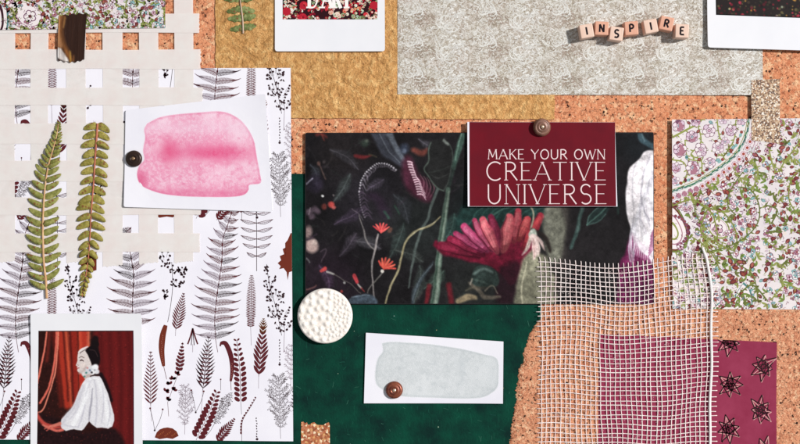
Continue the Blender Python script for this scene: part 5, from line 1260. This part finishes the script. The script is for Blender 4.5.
ol = [(301.2, 421.8), (303.5, 421.3), (305, 423), (307, 422), (308, 424.4), (310, 424.2), (312, 422.4), (314.5, 422), (317, 424.4), (320, 424.6), (323, 424.8), (326, 423), (329, 422), (329.8, 424), (330.2, 470), (301, 470)]
v, f = prism(ol, .95, 1.25); o = mk('glitter_tape', v, f, g2); tag(o, 'copper glitter tape with a ragged cut top, at the bottom edge on the green paper', 'tape')

#=============================================================== plaster disc
s = N('plaster'); s.set(Roughness=.85); s.base(s.mix(s.ramp(s.noise(240, 4).outputs['Fac'], [(.4, G(0)), (.7, G(1))]), rgb(250, 244, 236), rgb(246, 232, 222))); s.bump(s.ramp(s.noise(650, 4, .7).outputs['Fac'], [(.3, G(0)), (.45, G(1))]), .0005, .7)
rs = np.random.RandomState(2); R = 27.3; cx, cy = 325.5, 315.3
bumps = []
for _ in range(4000):
    a, r = rs.uniform(0, 2 * pi), R * .90 * rs.uniform() ** .5; bx, by = r * cos(a), r * sin(a)
    br = 3.6 if bx < 2 and by < 12 else (2.9 if bx < 9 else 1.75)
    if bx > 0 and by > 8: br = 1.9
    if all(hypot(bx - q[0], by - q[1]) > (br + q[2]) * .86 for q in bumps): bumps.append((bx, by, br))
bumps = np.array(bumps)
xs = []; nr, na = 70, 220; V = [(cx, cy, 0)]; 
def dz(x, y):
    d = np.hypot(bumps[:, 0] - x, bumps[:, 1] - y) / bumps[:, 2]; r = hypot(x, y)
    b_ = np.array([(np.exp(-d ** 2 * 1.7) * bumps[:, 2] * .62).sum()])
    rimf = max(0, (r - R * .9) / (R * .1)); return 8.2 + b_.max() * (1 - rimf) - 1.6 * max(0, (r - R * .93) / (R * .07)) ** 2 + .5 * rimf
V[0] = (cx, cy, dz(0, 0))
for i in range(1, nr + 1):
    r = R * i / nr
    for k in range(na):
        a = 2 * pi * k / na; x, y = r * cos(a), r * sin(a); V.append((cx + x, cy + y, dz(x, y)))
for k in range(na): a = 2 * pi * k / na; V.append((cx + (R + .1) * cos(a), cy + (R + .1) * sin(a), 4.2))
F = [[0, 1 + k, 1 + (k + 1) % na] for k in range(na)]
for i in range(nr):
    for k in range(na): F.append([1 + i * na + k, 1 + (i + 1) * na + k, 1 + (i + 1) * na + (k + 1) % na, 1 + i * na + (k + 1) % na])
F.append([1 + nr * na + k for k in range(na)])
o = mk('plaster_disc', V, F, s.m, smooth=True); fix(o); tag(o, 'round white bumpy plaster disc on a corner of the dark flower picture', 'disc')

#=============================================================== gauze
s = N('gauze_thread'); s.set(Roughness=.7); s.base(s.mix(s.ramp(s.noise(120, 3).outputs['Fac'], [(.4, G(0)), (.65, G(1))]), rgb(252, 240, 236), rgb(244, 222, 218)))
THR = s.m; s = N('white_cord'); s.set(Roughness=.7); s.base(rgb(250, 244, 242)); wv = s.n('ShaderNodeTexWave', {'Vector': s.map((1, 1, 1), (0, 0, .9)), 'Scale': 300}); s.bump(wv.outputs['Fac'], .0004, .7); CORD = s.m
root = empty('gauze_net', (625, 352, 2.6), 'white open-weave gauze net with frayed edges, over the lower right papers', 'gauze')
rd = random.Random(19)
def gx(u, v):      # u column 0..1, v row 0..1
    x0 = 539.5 + 2.5 * v; x1 = 709.5 - 3.5 * max(0, 1 - v * 4.2) ** 2
    return x0 + (x1 - x0) * u + .9 * sin(5 * v + 6 * u) + .5 * sin(17 * v + 11 * u)
def gy(u, v):
    top = 261.5 + 8 * sin(pi * min(1, u * 1.12)) ** 1.5 * (1 if u < .9 else 1) - 3.5 * u
    sag = 1.9 * sin(3.0 + 7.5 * u) * (1 - v * .5) + .9 * sin(14 * u + 5 * v)
    return top + v * (452 - top) + sag * min(1, v * 5)
def gz(x, y):
    zb = 2.75 if y > 305 else 3.3
    if y <= 305 and x > 656: zb = 2.95
    t = min(1, max(0, (y - 298) / 14)); zb = 3.35 * (1 - t) + 2.8 * t
    return zb + .55 + .25 * sin(x * .09) * sin(y * .07)
NC, NR = 34, 39
V = []; F = []
def addtube(pts, r):
    P = [(p[0], p[1]) for p in pts]; a, b = tube(P, r, [p[2] for p in pts], 5, .8); n = len(V); V.extend(a); F.extend([[q + n for q in f_] for f_ in b])
for i in range(NC + 1):
    u = i / NC
    if i == NC: continue
    jit = rd.uniform(-.004, .004); pts = []; v0 = -.03 - rd.uniform(0, .012)
    ph = rd.uniform(0, 6)
    for k in range(-2, NR * 2 + 3):
        v = max(v0, k / (NR * 2)); x, y = gx(u + jit + .0014 * sin(v * 9 + ph), v) , gy(u, max(0, v)) + min(0, v) * 190
        if v < 0: x += v * 60 * (.5 - u) + .3
        pts.append((x, y, gz(x, y) + (.3 if (k // 2 + i) % 2 else -.3)))
    addtube(pts, rd.uniform(.4, .54))
for j in range(NR + 1):
    v = j / NR; pts = []; jit = rd.uniform(-.003, .003); u0 = -rd.uniform(.012, .04); u1 = 1.0 + rd.uniform(.035, .056); ph = rd.uniform(0, 6)
    for k in range(-2, NC * 2 + 4):
        u = min(u1, max(u0, k / (NC * 2))); vv = v + jit + .0015 * sin(u * 13 + ph); x, y = gx(u, max(0, vv)), gy(min(1, max(0, u)), max(0, vv))
        pts.append((x, y, gz(x, y) + (-.3 if (k // 2 + j) % 2 else .3)))
    addtube(pts, rd.uniform(.38, .52))
for k in range(900):
    x, y = gx(rd.random(), rd.random()), 0; v = rd.random(); u = rd.random(); x, y = gx(u, v), gy(u, v); a = rd.uniform(0, 6.3); l = rd.uniform(.8, 2.2); z_ = gz(x, y) + .3
    addtube([(x, y, z_), (x + l * .5 * cos(a), y + l * .5 * sin(a), z_ + .3), (x + l * cos(a + .6), y + l * sin(a + .6), z_ + .1)], .09)
mk('woven_threads', V, F, THR, root, smooth=True)
pts = []
for k in range(-8, 90): v = k / 88; x = gx(1.0, max(0, v)); y = gy(1, max(0, v)) + min(0, v) * 120; pts.append((x + (v * 45 if v < 0 else 0), y, gz(x, y) + 1.0))
V, F = tube([(q[0], q[1]) for q in pts], 1.3, [q[2] for q in pts], 8, .45); mk('edge_cord', V, F, CORD, root, smooth=True)

def curl(o, fn, step=7):
    """bend a flat sheet (and what is printed on it) by fn(x, y) -> lift in mm"""
    objs = [o] if o.type == 'MESH' else [c for c in o.children]
    for q in objs:
        o0 = q['_o']; bm = bmesh.new(); bm.from_mesh(q.data)
        if len([f_ for f_ in bm.faces if f_.material_index == 0]) < 400:       # a slab: cut it finely enough to bend
            b2 = bmesh.new(); b2.from_mesh(q.data)
            bmesh.ops.delete(b2, geom=[f_ for f_ in b2.faces if f_.material_index == 0], context='FACES')
            bmesh.ops.delete(bm, geom=[f_ for f_ in bm.faces if f_.material_index != 0], context='FACES')
            xs_ = [v_.co.x for v_ in bm.verts]; ys_ = [v_.co.y for v_ in bm.verts]
            for ax, lo, hi in ((0, min(xs_), max(xs_)), (1, min(ys_), max(ys_))):
                n_ = int((hi - lo) / (step * U))
                for k in range(1, n_ + 1):
                    c_ = lo + (hi - lo) * k / (n_ + 1)
                    bmesh.ops.bisect_plane(bm, geom=bm.verts[:] + bm.edges[:] + bm.faces[:], plane_co=(c_, c_, 0), plane_no=(1 - ax, ax, 0))
            tmp = bpy.data.meshes.new('tmp'); b2.to_mesh(tmp); b2.free(); bm.from_mesh(tmp); bpy.data.meshes.remove(tmp)
        for v_ in bm.verts:
            x = (v_.co.x + o0[0]) / U + 400; y = 222 - (v_.co.y + o0[1]) / U; v_.co.z += max(0.0, fn(x, y)) * U
        bm.to_mesh(q.data); bm.free()
def thing(label_part):
    return next(q for q in bpy.data.objects if label_part in q.get('label', ''))
sq = lambda t: max(0.0, t) ** 2
curl(thing('loose pink watercolour'), lambda x, y: 5.0 * sq((x - y * .6 - 150) / 70) * .55 + 2.2 * sq((y * .5 + x * -.3 - 42) / 30) + .3 * sin(x * .07))
curl(thing('pale grey wash'), lambda x, y: 2.2 * sq((x - 430) / 72) + .8 * sq((352 - y) / 20) * (x > 400) * .3)
curl(thing('maroon card lettered'), lambda x, y: 2.0 * sq((y - 140) / 66) + .8 * sq((500 - x) / 33))
curl(thing('crowded roses'), lambda x, y: 1.2 * sq((y - 5) / 47) + .6 * sq((x - 345) / 40))
curl(thing('red-speckled hedge'), lambda x, y: 1.0 * sq((y - 10) / 40))
curl(thing('woman in a white blouse'), lambda x, y: 1.8 * sq((365 - y) / 52) + .8 * sq((x - 100) / 43))
curl(thing('large pink and olive paisley'), lambda x, y: 1.2 * sq((700 - x) / 29) + .25 + .25 * sin(x * .05 + y * .03), 4)
curl(thing('large silver grey paper'), lambda x, y: 2.0 * sq((x + y - 770) / 90) * (x > 560) + .2 + .2 * sin(x * .045), 9)
curl(thing('ochre gold handmade'), lambda x, y: .25 + .25 * sin(x * .06) * sin(y * .08) + (.5 * sq((y - 100) / 20)), 6)
curl(thing('maroon paper printed'), lambda x, y: 1.6 * sq((x - 745) / 30) * (.4 + .6 * (1 + sin(y * .06)) / 2), 8)
for o in bpy.data.objects:
    if '_o' in o: del o['_o']

#=============================================================== light, camera
w = bpy.data.worlds.new('World'); bpy.context.scene.world = w; w.use_nodes = True
w.node_tree.nodes['Background'].inputs[0].default_value = (.93, .96, 1, 1); w.node_tree.nodes['Background'].inputs[1].default_value = .31
def area(name, loc, size, power, col):
    l = bpy.data.lights.new(name, 'AREA'); l.shape = 'DISK'; l.size = size; l.energy = power; l.color = col
    o = bpy.data.objects.new(name, l); C.objects.link(o); o.location = loc
    from mathutils import Vector
    o.rotation_euler = (-Vector(loc)).to_track_quat('-Z', 'Y').to_euler(); return o
area('key_light', (8.2, 2.6, 8.2), .8, 1830, (1, .985, .965))  # unseen key lamp, upper right, so shadows fall to the left; no window
cam = bpy.data.cameras.new('camera'); co = bpy.data.objects.new('camera', cam); C.objects.link(co); bpy.context.scene.camera = co
co.location = (0, 0, 1.1); cam.sensor_width = 36; cam.lens = 36 * 1.1 / .8; cam.clip_start = .05; cam.clip_end = 50
vs = bpy.context.scene.view_settings; vs.view_transform = 'Standard'; vs.look = 'None'; vs.exposure = 0; vs.gamma = 1
